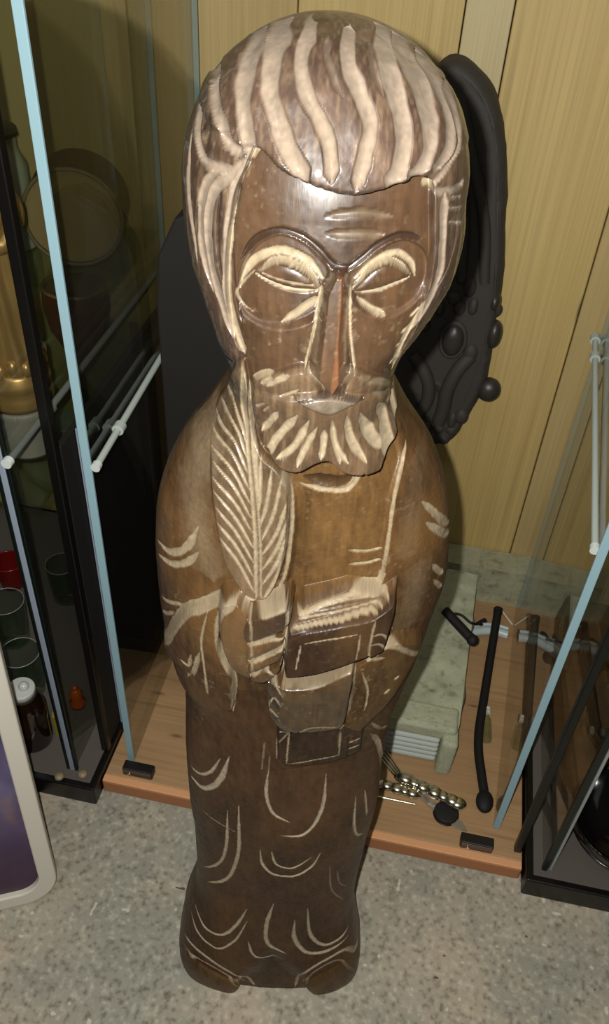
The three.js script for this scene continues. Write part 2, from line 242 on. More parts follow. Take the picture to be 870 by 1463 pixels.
groove(3.6, 2, [[21.8, 1151.2], [25.1, 1143], [30.9, 1132.9]], { pale: 0.2 });
groove(5.7, 2.6, [[-68.1, 1113.4], [-67.5, 1103.1], [-62.5, 1094], [-52.8, 1093.3], [-40.3, 1094.9]], { flat: 1 });
groove(6.3, 3, [[-37.9, 1101.8], [-46.2, 1090.7], [-53.5, 1084.3], [-58.8, 1072.7], [-60.6, 1056.8], [-58.9, 1036.4], [-53.3, 1015.8], [-45.3, 991.5]], { flat: 1 });
groove(5.2, 2.6, [[-49.5, 1094.3], [-58.7, 1086.5], [-63.9, 1071.8], [-65.4, 1054.1], [-62.9, 1034.8], [-57.9, 1017.8]]);
groove(4, 2, [[-71.8, 1100.6], [-73.4, 1086.1], [-73.6, 1070.7], [-71.3, 1050], [-68.4, 1029.5]]);
groove(5.6, 2.6, [[-32.1, 1101.9], [-38.5, 1098.5], [-44.1, 1086.5], [-46.9, 1070.1], [-48.9, 1047.6], [-49.4, 1022.7], [-46.3, 1004.3], [-41.8, 991.6], [-38.5, 983.6]], { flat: 1 });
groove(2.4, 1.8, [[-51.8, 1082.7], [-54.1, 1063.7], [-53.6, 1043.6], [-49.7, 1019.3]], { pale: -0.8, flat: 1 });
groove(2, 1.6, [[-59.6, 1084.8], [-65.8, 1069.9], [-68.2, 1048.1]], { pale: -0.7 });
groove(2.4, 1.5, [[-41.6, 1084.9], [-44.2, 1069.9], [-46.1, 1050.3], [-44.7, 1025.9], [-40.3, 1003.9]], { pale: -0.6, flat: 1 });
groove(5, 2.2, [[69.2, 1086.8], [72.5, 1060.4], [74.1, 1037.6], [68.4, 1017.8], [59.6, 999.2], [54, 974.8]], { flat: 1 });
groove(4.3, 2.2, [[56.4, 1089.7], [67.1, 1086.8], [83.9, 1083.1]], { flat: 1 });
groove(1.6, 0.8, [[72.5, 1076.6], [84.4, 1069.5]]);
groove(1.6, 0.8, [[73.5, 1068.5], [84.1, 1061.9]]);
groove(1.6, 0.8, [[72.5, 1082.2], [83, 1076.2]]);
groove(2, 1.6, [[62.9, 1089.4], [64.6, 1078.1], [68.1, 1053], [68.4, 1034.4]], { pale: -0.5, flat: 1 });
groove(1.6, 1.3, [[79.8, 1071.8], [81.3, 1052], [77.7, 1036], [69.8, 1022.7]], { pale: -0.5 });
groove(2.2, 1.6, [[62.7, 1002.3], [58.2, 993], [56.2, 978.9], [54.2, 967]], { pale: 0.9 });
groove(2.9, 1.6, [[65.8, 1017.3], [59.5, 1011.7]]);
groove(3, 1.6, [[63.8, 1007], [55.5, 1002.2]]);
groove(3, 1.6, [[61, 995.3], [53.3, 992.4]]);
groove(3.1, 1.6, [[57.6, 984.9], [51.8, 977.3]]);
groove(1.7, 1.6, [[67.5, 1015.6], [62.9, 1000.7], [57.3, 983.6]], { pale: -0.8 });
groove(4.6, 1.4, [[4.3, 1074.6], [23.1, 1076.9], [42.7, 1073.8]], { pale: 0.16 });
groove(5.4, 1.4, [[4.9, 1065.6], [23.3, 1065.9], [39.8, 1064.6]], { pale: 0.16 });
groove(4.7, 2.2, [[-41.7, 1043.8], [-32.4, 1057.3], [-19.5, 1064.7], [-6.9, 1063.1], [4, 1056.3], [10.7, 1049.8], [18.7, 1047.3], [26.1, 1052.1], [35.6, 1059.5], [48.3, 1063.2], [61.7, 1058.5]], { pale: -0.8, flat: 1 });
groove(5.2, 1.6, [[-43.2, 1025.5], [-34.3, 1042], [-19.4, 1051.4], [-4.4, 1048.5], [7.5, 1037.9]]);
groove(4, 1.4, [[23, 1038.4], [33.4, 1047.6], [45.9, 1052.1], [56.3, 1044.9], [60.5, 1035]]);
groove(2, 1.4, [[-32.9, 1036.8], [-21.4, 1046.7], [-9.8, 1046.7], [0.1, 1041.1], [5.8, 1032.5]]);
groove(3.2, 1.6, [[-33.7, 1035.7], [-18.6, 1031.9], [-5.8, 1031], [6.2, 1033]]);
groove(1.6, 1, [[-29.6, 1039.9], [-15.9, 1038], [2.1, 1036.8]], { pale: 0.8 });
groove(2, 1.4, [[23.1, 1033], [31.6, 1044.6], [41.6, 1049.5], [51.2, 1044.5], [57.7, 1037]]);
groove(2.8, 1.6, [[23.1, 1032.4], [36.2, 1031.6], [47.9, 1034.1], [57.7, 1036.6]]);
groove(2.1, 1.2, [[-32.1, 1038.6], [-41.3, 1026.8], [-43.9, 1023.1], [-40.8, 1015.3], [-32.8, 1012]], { pale: 0.7 });
groove(5.3, 1.6, [[5.7, 1028.5], [-2.9, 1021.6], [-16.4, 1010.2]], { pale: 0.8 });
groove(4.1, 1.6, [[25.8, 1029.1], [36, 1021.1], [44.8, 1016.3]], { pale: 0.9 });
groove(2.5, 1.4, [[6.1, 1034.6], [3.2, 1012.2], [-0.7, 986.8]], { flat: 1 });
groove(2.1, 1.2, [[21.9, 1037], [24.9, 1006.8], [28.9, 984.9]], { flat: 1 });
groove(2.5, 1.4, [[-1.1, 986.8], [12.1, 971.5]], { pale: 0.5, flat: 1 });
groove(2.6, 1.4, [[28.9, 984.9], [20.8, 969.7]], { pale: 0.3, flat: 1 });
groove(3, 1.3, [[-33.9, 968.9], [-25.6, 976.6], [-19.4, 979.5]], { pale: 0.7 });
groove(3.4, 1.3, [[-24.2, 970], [-16.4, 977.1], [-9.6, 982.2]], { pale: 0.8 });
groove(3, 1.2, [[-15.2, 965.1], [-3.3, 973.8]], { pale: 0.8 });
groove(3, 1.3, [[-27.8, 970.2], [-19.9, 977.2]], { pale: 0.6 });
groove(3.1, 1.3, [[35.9, 974], [45.5, 968.3], [55.8, 948.8]], { pale: 0.5 });
groove(2.7, 1.2, [[41.4, 963.5], [52.5, 950.2]], { pale: 0.4 });
groove(2.6, 1, [[30.1, 981], [40.3, 974.2]], { pale: 0.3 });
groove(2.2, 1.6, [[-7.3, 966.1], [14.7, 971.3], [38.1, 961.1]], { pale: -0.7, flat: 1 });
groove(5.3, 2.6, [[-15.7, 955.6], [-20, 946.8], [-26.4, 934.5]]);
groove(6.3, 2.8, [[-3.3, 956.4], [-13.4, 939.2], [-26.1, 911.4]]);
groove(5.8, 2.8, [[3.8, 952.9], [-4.9, 930.9], [-16.3, 919.2]]);
groove(5.4, 2.6, [[8.9, 947.4], [1.5, 928.8], [-2.4, 916.5]]);
groove(5.4, 2.6, [[13.4, 944.9], [13.7, 933.9], [12.7, 922]]);
groove(3.2, 1.6, [[20, 933.2], [23.3, 925.1], [25.6, 918]], { pale: 0.7 });
groove(4.9, 2.6, [[17.7, 952.3], [22, 930.5], [31.2, 917]]);
groove(5.9, 2.8, [[26.8, 953.5], [31.2, 933.3], [43.5, 914.4]]);
groove(5.5, 2.8, [[35.3, 952.4], [41.2, 933.9], [52.1, 918.5]]);
groove(5.1, 2.6, [[44.8, 953], [48.3, 933.7], [60.8, 903.8]]);
groove(4.3, 2.2, [[53.5, 945.1], [56.5, 931.3], [64.4, 909.2]]);
groove(2.2, 1, [[-30.8, 952.2], [-23.8, 958.8]], { pale: 0.6 });
groove(2.2, 1, [[-25.6, 951], [-21.1, 957.9]], { pale: 0.5 });
groove(11.5, 2.4, [[1.5, 890.2], [18.1, 886.7], [33.8, 886.1], [43.1, 908.2]], { pale: -0.6 });
groove(5.3, 2, [[-0.2, 884], [17.7, 879.5], [34.3, 879.6], [45.6, 906.8]]);
groove(3.1, 1.6, [[73.5, 901.3], [68.5, 872.4], [67.7, 829.1], [66.8, 793.7]], { pale: 0.9, flat: 1 });
groove(5.3, 1.6, [[67.4, 802.5], [64.4, 790.9], [48.9, 793.5], [27.2, 788.7], [3.9, 779.2]], { pale: 0.9, flat: 1 });
groove(3.5, 1.6, [[-12.9, 900], [-7.7, 886.7], [-4.1, 857.3], [-4.6, 831.5], [-7.1, 804.4], [-11.4, 789.3]], { pale: 0.8, flat: 1 });
groove(3.1, 1.4, [[38.5, 823], [51.8, 820.6], [65.4, 821.7]]);
groove(3.2, 1.4, [[39.7, 809.5], [52.9, 809], [67, 811.4]]);
groove(4.9, 1.8, [[90.2, 855.3], [102.8, 837.9], [123.1, 805.8]]);
groove(4.9, 1.8, [[95.6, 835.7], [109.1, 818.8], [124.8, 795.3]]);
groove(4.5, 1.6, [[107.8, 790], [121.8, 765.8]]);
groove(3.5, 1.4, [[111.8, 771.7], [123.5, 748.8]]);
groove(32.1, 0, [[-62.3, 915.3], [-75.3, 876.2], [-75.8, 834.1], [-62.3, 781.6]], { pale: 0.3, flat: 1 });
groove(22.8, 0, [[83.3, 890.6], [83.5, 856.7], [84.2, 808.1]], { pale: 0.1, flat: 1 });
groove(28, 0, [[96.2, 802.1], [96.1, 759.7], [91.5, 728.4]], { pale: 0.16, flat: 1 });
groove(6.6, 2, [[-114.5, 779.8], [-97.6, 787.8], [-82.7, 805.3], [-73, 829.6]]);
groove(6.6, 2, [[-113.2, 767.9], [-96.8, 776.6], [-83.8, 788.8], [-73.3, 806.1]]);
groove(4.1, 1.6, [[-114.4, 716.4], [-100.9, 728.7], [-88.3, 739.7]]);
groove(3.6, 1.4, [[-114.8, 694.7], [-98.7, 720]]);
groove(6.8, 1.8, [[-259.6, 0], [-88.7, 734.4], [-70.5, 756.4], [-41.4, 788.7]], { pale: 0.9, flat: 1 });
groove(4.2, 1.4, [[-37.7, 784.8], [-22.9, 782.2], [-4, 794.6]], { pale: 0.9, flat: 1 });
groove(2.6, 1.2, [[-65.9, 760.5], [-72.2, 720.6], [-70.6, 677.2], [-68.2, 623]]);
groove(4, 1.6, [[-50.4, 783], [-58.5, 749.3], [-59.2, 722], [-53.8, 699.6], [-46.3, 679.2], [-47.8, 619.1]], { flat: 1, pale: 0.9 });
groove(4.2, 1.5, [[-94.4, 675.6], [-87, 674.9], [-82.6, 695.6]]);
groove(5.4, 1.7, [[-91.3, 635.1], [-79.5, 679], [-74.7, 703.7]]);
groove(2.4, 1, [[-48, 675.9], [-48.7, 652.4]], { pale: 0.2 });
groove(2.4, 1.4, [[-32.6, 747.7], [-16, 757.8], [-3.6, 764.9]], { flat: 1 });
groove(2.5, 1.4, [[-31.5, 726.6], [-17.2, 738.4], [-4, 752.8]], { flat: 1 });
groove(2.8, 1.4, [[-30.3, 708.9], [-16.9, 719.7], [-4.8, 708.6]], { flat: 1 });
groove(2.7, 1.2, [[-37.7, 784.8], [-31, 776.4], [-29.3, 749.7], [-27.9, 710.6]], { pale: 0.6, flat: 1 });
groove(3.2, 1.4, [[-2.8, 794.1], [-3.7, 761.5], [-4.8, 701]], { pale: 0.8, flat: 1 });
groove(1.8, 0.7, [[-1.7, 766.2], [36.5, 778.7], [62.5, 782.2]], { pale: -0.1, flat: 1 });
groove(1.8, 0.7, [[0.4, 771.2], [37.2, 779.9], [64.7, 783.8]], { pale: 0.9, flat: 1 });
groove(1.8, 0.7, [[2.5, 774], [38, 781.1], [66.9, 785.3]], { pale: -0.1, flat: 1 });
groove(1.8, 0.7, [[4.5, 777.5], [38.6, 783], [69.1, 786.8]], { pale: 0.9, flat: 1 });
groove(1.8, 0.7, [[6.6, 780.9], [39.2, 786.3], [71.4, 787.9]], { pale: -0.1, flat: 1 });
groove(1.8, 0.7, [[8.7, 784.3], [39.8, 789.6], [73.7, 789.1]], { pale: 0.9, flat: 1 });
groove(1.6, 0.8, [[8.3, 759.9], [30.2, 765.6], [52.6, 769]]);
groove(1.6, 0.8, [[52.6, 769], [52.4, 753.4], [51.7, 737.5]], { pale: 0.8 });
groove(1.6, 0.8, [[8.3, 759.9], [6.9, 744.3], [5, 726]]);
groove(2.7, 1, [[63, 781.9], [61.3, 762.4], [62.3, 715.9]], { pale: 0.7 });
groove(1.9, 0.9, [[61.6, 764.7], [70, 761.8], [83.3, 732.3]]);
groove(1.9, 0.9, [[60.4, 754.8], [69, 751.3], [79.9, 729.8]]);
groove(2.6, 1.2, [[-5.6, 762.1], [12.9, 772.3], [36.5, 778.5], [58.4, 780.8]], { pale: -0.3, flat: 1 });
groove(5.1, 1.4, [[-5, 700.2], [21.3, 702.9], [49.5, 719.3], [77.7, 716.3]], { pale: 0.55, flat: 1 });
groove(5.3, 1.6, [[62.4, 715.5], [78.7, 729], [114.7, 686.9]], { pale: 0.85, flat: 1 });
groove(2, 1, [[-16.9, 711.6], [-10.1, 703.1], [-2.7, 687.3]], { pale: 0.9 });
groove(2, 1, [[-17.8, 658.6], [-10.7, 686.5], [-4, 674.3]], { pale: 0.9 });
groove(2, 1, [[-14.4, 671.5], [-5.9, 658.8]], { pale: 0.8 });
groove(3.6, 1.4, [[52.7, 714.5], [54.1, 657.7], [48.4, 623.1]], { pale: 0.85, flat: 1 });
groove(2.4, 1.2, [[60, 704.1], [67.6, 673.9], [67.7, 641.8]]);
groove(4.8, 1.6, [[89.7, 676.6], [94.4, 678.7]]);
groove(4.8, 1.4, [[83.6, 660.1], [87.3, 665.9]]);
groove(3.1, 1, [[48.6, 620.7], [49.6, 590.6]], { pale: 0.5 });
groove(2.4, 1, [[-7.2, 601.7], [19.5, 644.9], [46.9, 643.4]], { pale: 0.5, flat: 1 });
groove(1.9, 0.8, [[3.6, 622.1], [2.9, 569.9]]);
groove(1.9, 0.8, [[2.9, 569.9], [28.9, 576.9], [51.7, 580]]);
groove(1.9, 0.8, [[48.8, 618.4], [50.6, 578]], { pale: 0.8 });
groove(1.9, 0.8, [[-7, 597.1], [-6.6, 553.7]], { pale: 0.5 });
groove(2.6, 0.9, [[57.6, 593.8], [69.7, 595.6]]);
groove(2.6, 0.9, [[57.9, 582.8], [69.5, 583.7]]);
groove(2.7, 1, [[60, 540.5], [23.8, 540.9], [-2.8, 535.3]], { pale: -0.3, flat: 1 });
groove(4, 1.6, [[79, 595.6], [88.9, 572.5], [100.6, 546.5]]);
groove(5.2, 1.6, [[80.7, 572.8], [92.4, 535.7], [173.7, 0]]);
groove(3.9, 1.5, [[-99.5, 459.5], [-87.5, 467.9], [-73.9, 489.2], [-61.8, 527.1]]);
groove(6.8, 1.8, [[-100.6, 439.8], [-85, 444.5], [-65, 480.1], [-52.3, 538.7]]);
groove(4.2, 1.6, [[-14.3, 532.7], [-14.7, 479.8], [-6.1, 446.1], [11.1, 430.3]]);
groove(5.1, 1.7, [[42.1, 526], [42.3, 457], [32.4, 414.5], [21.2, 401], [1, 402.1]]);
groove(3.5, 1.3, [[76.8, 459.8], [81.6, 389.2], [87.8, 363.6], [96, 353.2]]);
groove(2.6, 1.2, [[86.4, 459.4], [95.2, 393.1]]);
groove(4, 1.4, [[-55.9, 433.4], [-58.7, 348.3], [-67.1, 300.2], [-90.5, 251.3]]);
groove(4.8, 1.5, [[-43.6, 456.8], [-45.7, 332.3], [-59.8, 266.8], [-85.2, 225.9]]);
groove(4.7, 1.5, [[-20.4, 366.3], [-16, 329.6], [-2.8, 309], [18.9, 306.7], [37.2, 324], [47.6, 359]]);
groove(3.5, 1.3, [[-8, 366.9], [-0.2, 333.5], [15, 325.9], [38.8, 350.7]]);
groove(2.3, 1, [[59.3, 323.5], [66.7, 251.8], [85.9, 201.2]], { pale: 0.5 });
groove(2.1, 1, [[68.9, 301.8], [76.3, 258], [88.7, 230.9]], { pale: 0.5 });
groove(4.9, 1.5, [[-103.9, 157], [-87.2, 134], [-68.3, 134], [-47.4, 167.7], [-32.9, 215.5]]);
groove(4, 1.3, [[-108.9, 136.9], [-97, 113.7], [-72, 102.9], [-50.8, 127.7], [-32.5, 185.7]]);
groove(6.1, 1.7, [[-1.8, 237.8], [-9.5, 174.7], [-4.9, 134.1], [18.2, 112.3]]);
groove(4.1, 1.3, [[-31.8, 136.9], [-21.2, 102.8], [14.3, 95.1]]);
groove(6.7, 1.7, [[25.2, 196.1], [27.4, 147.1], [45.2, 111.3], [70, 104.6], [99.9, 108.3]]);
groove(5.8, 1.6, [[39.1, 223.6], [48.5, 147.6], [67.2, 119.2], [87.2, 117.9], [98.5, 124.5]]);
groove(5.6, 2.2, [[-118.1, 85], [-91.1, 76.8], [-56.8, 55], [-32.8, 31.4], [-21.2, 4.1]], { flat: 1, pale: 0.85 });
groove(5.6, 2.2, [[117, 54.1], [93.1, 89.4], [60.7, 80.6], [40.8, 56.7], [33.6, 4.7]], { flat: 1, pale: 0.8 });
groove(3.3, 1.2, [[-120.4, 62.9], [-85.5, 59.1], [-56.9, 42.8], [-34.7, 14.2]], { flat: 1, pale: 0.7 });
groove(3.3, 1.2, [[124, 0], [84.8, 77.5], [58, 64.8], [43.3, 22.1]], { flat: 1, pale: 0.5 });
groove(1.9, 0.7, [[-85.9, 396.5], [-47, 390.3]], { pale: 0.7, flat: 1 });
groove(2, 0.8, [[-18.4, 580.6], [-20.4, 530.7]], { pale: 0.35, flat: 1 });
groove(1.7, 0.7, [[-13.4, 558.3], [-14, 519.6]], { pale: 0.3, flat: 1 });
groove(3.4, 1, [[-38.9, 977.3], [-37.2, 925.5], [-32.4, 882.1], [-29.1, 838.2], [-27.6, 782.8]], { flat: 1 });
groove(2.4, 1, [[-35.8, 966.2], [-32.8, 914.5], [-29, 883.2], [-25.6, 839.1], [-23.9, 783.5]], { flat: 1, pale: 0.8 });
groove(2.9, 1.5, [[-39.2, 979], [-38.8, 961.7], [-38.9, 931.8]], { pale: 0.95 });
groove(2.9, 1.5, [[-39.9, 978.7], [-39.2, 953.8], [-37.9, 922.8]], { pale: 0.95 });
groove(3.1, 1.5, [[-54.3, 931.5], [-44.4, 932.7], [-36.7, 913.7]], { pale: 0.95 });
groove(3.1, 1.5, [[-58.7, 920.8], [-45.9, 922.5], [-35.6, 903.9]], { pale: 0.95 });
groove(3.1, 1.5, [[-61.3, 913.6], [-46.9, 912.8], [-34.5, 893.4]], { pale: 0.95 });
groove(3.1, 1.5, [[-62.1, 907.1], [-47, 903.1], [-33.5, 882.3]], { pale: 0.95 });
groove(3.2, 1.5, [[-62.9, 898.4], [-47.1, 892.8], [-32.5, 870.6]], { pale: 0.95 });
groove(3.2, 1.5, [[-62.5, 890.7], [-46.6, 882.1], [-31.6, 858.2]], { pale: 0.95 });
groove(3.2, 1.5, [[-62.6, 880.3], [-46.3, 870.4], [-30.7, 845.4]], { pale: 0.95 });
groove(3.2, 1.5, [[-61.2, 870.9], [-45.5, 858.2], [-30, 832.3]], { pale: 0.95 });
groove(3.3, 1.5, [[-59.8, 859.5], [-44.7, 845.3], [-29.6, 818.7]], { pale: 0.95 });
groove(3.3, 1.5, [[-58.6, 847.1], [-43.9, 832], [-29.2, 804.7]], { pale: 0.95 });
groove(3.4, 1.5, [[-56.4, 834.6], [-42.7, 818.5], [-28.8, 790.2]], { pale: 0.95 });
groove(3.3, 1.5, [[-29.1, 889.9], [-31, 907.1], [-33, 926.1]], { pale: 0.95 });
groove(3.3, 1.5, [[-28.1, 878.3], [-29.3, 897.4], [-30.8, 918.1]], { pale: 0.95 });
groove(3.3, 1.5, [[-27.1, 866.1], [-26.6, 887.4], [-27, 910.7]], { pale: 0.95 });
groove(3.4, 1.5, [[-26.1, 853.5], [-21.5, 877.4], [-19.1, 905.2]], { pale: 0.95 });
groove(3.4, 1.5, [[-25.1, 840.5], [-17, 866.5], [-12.4, 897.6]], { pale: 0.95 });
groove(3.5, 1.5, [[-24.7, 827.1], [-14.2, 850.7], [-8.1, 879.3]], { pale: 0.95 });
groove(3.5, 1.5, [[-24.2, 813.3], [-13.4, 837.3], [-7.2, 864.7]], { pale: 0.95 });
groove(3.6, 1.5, [[-23.8, 799.1], [-13.2, 823.6], [-7.2, 851.5]], { pale: 0.95 });
groove(3.6, 1.5, [[-23.4, 781.9], [-13.3, 809.3], [-7.6, 838.1]], { pale: 0.95 });

// ---------- the statue's mesh, one grid cut into its parts ----------
{
  const NF = 440, NB = 90, ys = [];
  for (let y = 0; y < CROWN; y += 0.85) ys.push(y);
  for (let i = 0; i <= 110; i++) ys.push(CROWN + (TOP - CROWN) * Math.sin(i / 110 * Math.PI / 2));
  const NR = ys.length, NC = NF + NB, N = NR * NC;
  const X = new Float32Array(N), Z = new Float32Array(N), D = new Float32Array(N), K = new Float32Array(N), nx = new Float32Array(N), nz = new Float32Array(N), pale = new Float32Array(N), tone = new Float32Array(N).fill(1), id = new Int16Array(N).fill(-1);
  for (let r = 0; r < NR; r++) {
    const s = section(ys[r]);
    for (let c = 0; c < NC; c++) {
      const front = c <= NF, t = front ? -Math.PI / 2 + Math.PI * c / NF : Math.PI / 2 + Math.PI * (c - NF) / NB, sn = Math.sin(t), cs = Math.abs(Math.cos(t)), i = r * NC + c;
      X[i] = s.c + s.w * sn; Z[i] = front ? s.f * Math.pow(cs, s.e) : -s.b * Math.pow(cs, 0.9);
      let a = sn / Math.max(s.w, 1), b = (front ? 1 : -1) * cs / Math.max(front ? s.f : s.b, 1); const l = Math.hypot(a, b) || 1; a /= l; b /= l;
      const k = front ? sstep(0.72, 0.97, Math.abs(a)) : 1; let dx = a * k, dz = b * k + (1 - k); const m = Math.hypot(dx, dz) || 1;
      nx[i] = dx / m; nz[i] = dz / m; K[i] = k;
    }
  }
  const cols = (r, x0, x1) => {                                     // the front columns between two X
    const s = section(ys[r]), q = (x) => Math.round((Math.asin(clamp((x - s.c) / Math.max(s.w, 0.01), -1, 1)) + Math.PI / 2) / Math.PI * NF);
    return [Math.max(0, q(x0) - 1), Math.min(NF, q(x1) + 1)];
  };
  const each = (box, f) => { for (let r = 0; r < NR; r++) { const y = ys[r]; if (y < box[2] || y > box[3]) continue; const [a, b] = cols(r, box[0], box[1]); for (let c = a; c <= b; c++) f(r * NC + c, X[r * NC + c], y); } };
  regions.forEach((g, n) => each(g.box, (i, x, y) => { const [d, m] = regionHeight(g, x, y, D[i]); D[i] = d; if (m > 0.5) { id[i] = n; if (g.tone !== undefined) tone[i] = g.tone; } }));
  for (let i = 0; i < N; i++) D[i] *= lerp(1, 0.25, K[i]);
  const cut = new Float32Array(N);
  for (const s of strokes) {
    each(s.box, (i, x, y) => {
      let d2 = 1e9, at = 0;
      for (let j = 0; j < s.n; j++) { const a = s.line[j], b = s.line[j + 1], ex = b[0] - a[0], ey = b[1] - a[1], t = clamp(((x - a[0]) * ex + (y - a[1]) * ey) / (ex * ex + ey * ey + 1e-9), 0, 1), q = (a[0] + ex * t - x) ** 2 + (a[1] + ey * t - y) ** 2; if (q < d2) { d2 = q; at = (j + t) / s.n; } }
      const rough = 0.84 + 0.32 * noise(x * 0.2, y * 0.2, 4), full = Math.min(1, Math.sin(Math.PI * clamp(at, 0.004, 0.996)) * (s.flat ? 6 : 1.55)), hw = s.w / 2 * Math.pow(full, 0.8) * rough, d = Math.sqrt(d2);
      if (hw < 0.15 || d > hw) return;
      const q = d / hw, deep = s.depth * (1 - q * q) * Math.min(1, full + 0.2);
      cut[i] = Math.max(cut[i], deep);
      const p = s.pale * (s.depth ? 1 - sstep(0.72, 1, q) : (1 - q * q) * (0.4 + 1.2 * fbm(x * 0.08, y * 0.05, 9, 3))); if (Math.abs(p) > Math.abs(pale[i]) || (p > 0 && pale[i] < 0)) pale[i] = p;
    });
  }
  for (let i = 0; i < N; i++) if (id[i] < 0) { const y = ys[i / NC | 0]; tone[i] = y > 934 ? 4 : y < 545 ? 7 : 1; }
  const P = new Float32Array(N * 3), C = new Float32Array(N * 3), UV = new Float32Array(N * 2), rough = new Uint8Array(1024 * 1024 * 4);
  // stains of the varnish, linear: 0 dark 1 brown 2 ochre brown 3 tan 4 hair 5 reddish 6 lip 7 lower robe 8 face 9 chest 10 quill
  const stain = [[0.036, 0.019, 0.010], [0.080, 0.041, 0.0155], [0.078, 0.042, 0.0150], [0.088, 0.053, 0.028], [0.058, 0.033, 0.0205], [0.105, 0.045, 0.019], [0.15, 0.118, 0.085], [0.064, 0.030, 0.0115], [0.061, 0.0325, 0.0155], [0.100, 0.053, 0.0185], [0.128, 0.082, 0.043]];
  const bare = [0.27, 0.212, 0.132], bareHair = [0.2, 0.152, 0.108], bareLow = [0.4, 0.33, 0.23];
  for (let r = 0; r < NR; r++) for (let c = 0; c < NC; c++) {
    const i = r * NC + c, y = ys[r], x = X[i], hair = tone[i] === 4;
    const facet = (noise(x * 0.11 + 9, y * 0.05, Z[i] * 0.1) - 0.5) * (hair ? 1.6 : tone[i] === 8 ? 0.3 : 0.7) + (fbm(x * 0.35, y * 0.5, 3, 3) - 0.5) * (tone[i] === 8 ? 0.1 : 0.4);
    const d = D[i] - cut[i] * lerp(1, 0.9, K[i]) + facet * (c <= NF ? 1 : 0.5);
    P[i * 3] = (x + nx[i] * d) / 1000; P[i * 3 + 1] = y / 1000; P[i * 3 + 2] = (Z[i] + nz[i] * d) / 1000;
    if (r === 0) { P[i * 3 + 1] = 0; }
    const zz = Z[i] + d, patch = fbm(x * 0.018 + 5, y * 0.012, 2 + Z[i] * 0.01, 4), grain = fbm(x * 0.5, y * 0.045, zz * 0.2, 3), tick = noise(x * 0.16, y * 1.3, 11), speck = noise(x * 0.5, y * 0.5, zz * 0.5);
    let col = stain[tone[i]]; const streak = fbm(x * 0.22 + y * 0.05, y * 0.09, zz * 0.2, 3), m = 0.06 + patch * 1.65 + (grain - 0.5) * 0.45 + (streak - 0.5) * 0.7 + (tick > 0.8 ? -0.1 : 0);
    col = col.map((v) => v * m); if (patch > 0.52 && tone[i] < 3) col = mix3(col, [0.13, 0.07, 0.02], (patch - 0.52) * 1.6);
    if (tone[i] === 3 || hair) col = mix3(col, [0.2, 0.14, 0.08], Math.max(0, grain - 0.45) * 0.9);
    const p = pale[i], tex = 0.74 + 0.34 * fbm(x * 0.35, y * 0.35, zz * 0.35, 2) + (speck - 0.5) * 0.3;
    const scuff = Math.max(0, fbm(x * 0.3, y * 0.3, zz * 0.3, 4) - 0.62) * Math.max(0, fbm(x * 0.03, y * 0.03, 44, 2) - 0.35) * 5; if (tone[i] !== 7) col = mix3(col, bare, Math.min(0.35, scuff));
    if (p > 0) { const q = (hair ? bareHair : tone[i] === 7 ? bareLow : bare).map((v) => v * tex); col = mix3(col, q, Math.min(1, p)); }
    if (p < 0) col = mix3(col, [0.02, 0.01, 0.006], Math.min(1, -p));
    C.set(col, i * 3); UV[i * 2] = c <= NF ? c / NF * 0.9 : 0.9 + (c - NF) / NB * 0.1; UV[i * 2 + 1] = r / (NR - 1);
  }
  for (let j = 0; j < 1024; j++) for (let k = 0; k < 1024; k++) { const r = Math.min(NR - 1, Math.round(j / 1024 * (NR - 1))), c = Math.min(NF, Math.round(k / 1024 / 0.9 * NF)), i = r * NC + c, o = (j * 1024 + k) * 4, g = 255 * clamp(0.40 + 0.45 * Math.max(0, pale[i]) + (tone[i] === 4 ? 0.1 : 0) + (noise(X[i] * 0.3, ys[r] * 0.3, 5) - 0.5) * 0.15, 0.05, 1); rough[o] = rough[o + 1] = rough[o + 2] = g; rough[o + 3] = 255; }
  const rt = new THREE.DataTexture(rough, 1024, 1024); rt.magFilter = THREE.LinearFilter; rt.needsUpdate = true;
  const chisel = texture(256, 512, (u, v) => { const s = 255 * clamp(0.5 + (fbm(u * 26, v * 9, 3, 3) - 0.5) * 1.1 + (noise(u * 60 + v * 30, v * 22, 7) - 0.5) * 0.5, 0, 1); return [s, s, s]; }, false); chisel.repeat.set(9, 16);
  const mStatue = mat(0xffffff, 1, { vertexColors: true, roughnessMap: rt, clearcoat: 0.75, clearcoatRoughness: 0.09, bumpMap: chisel, bumpScale: 0.00003, ior: 1.5 });
  const mDull = mat(0xffffff, 1, { vertexColors: true, roughnessMap: rt, clearcoat: 0.06, clearcoatRoughness: 0.3, specularIntensity: 0.4, bumpMap: chisel, bumpScale: 0.00012 });
  const at = (r, c) => r * NC + c % NC, nor = new Float32Array(N * 3);
  for (let r = 0; r < NR; r++) for (let c = 0; c < NC; c++) {
    const a = at(r, c + 1) * 3, b = at(r, c + NC - 1) * 3, u = at(Math.min(NR - 1, r + 1), c) * 3, v = at(Math.max(0, r - 1), c) * 3, i = at(r, c) * 3;
    const n = V(P[a] - P[b], P[a + 1] - P[b + 1], P[a + 2] - P[b + 2]).cross(V(P[u] - P[v], P[u + 1] - P[v + 1], P[u + 2] - P[v + 2]));
    if (r === NR - 1 || n.lengthSq() < 1e-18) n.set(0, 1, 0); n.normalize(); nor[i] = n.x; nor[i + 1] = n.y; nor[i + 2] = n.z;
  }
  // which part each region of the relief belongs to
  const single = new Map(), key = regions.map((g, n) => (['robe', 'hair', 'face', 'moustache', 'beard', 'quill'].includes(g.part) ? g.part : g.part + ':' + n));
  const quads = new Map();
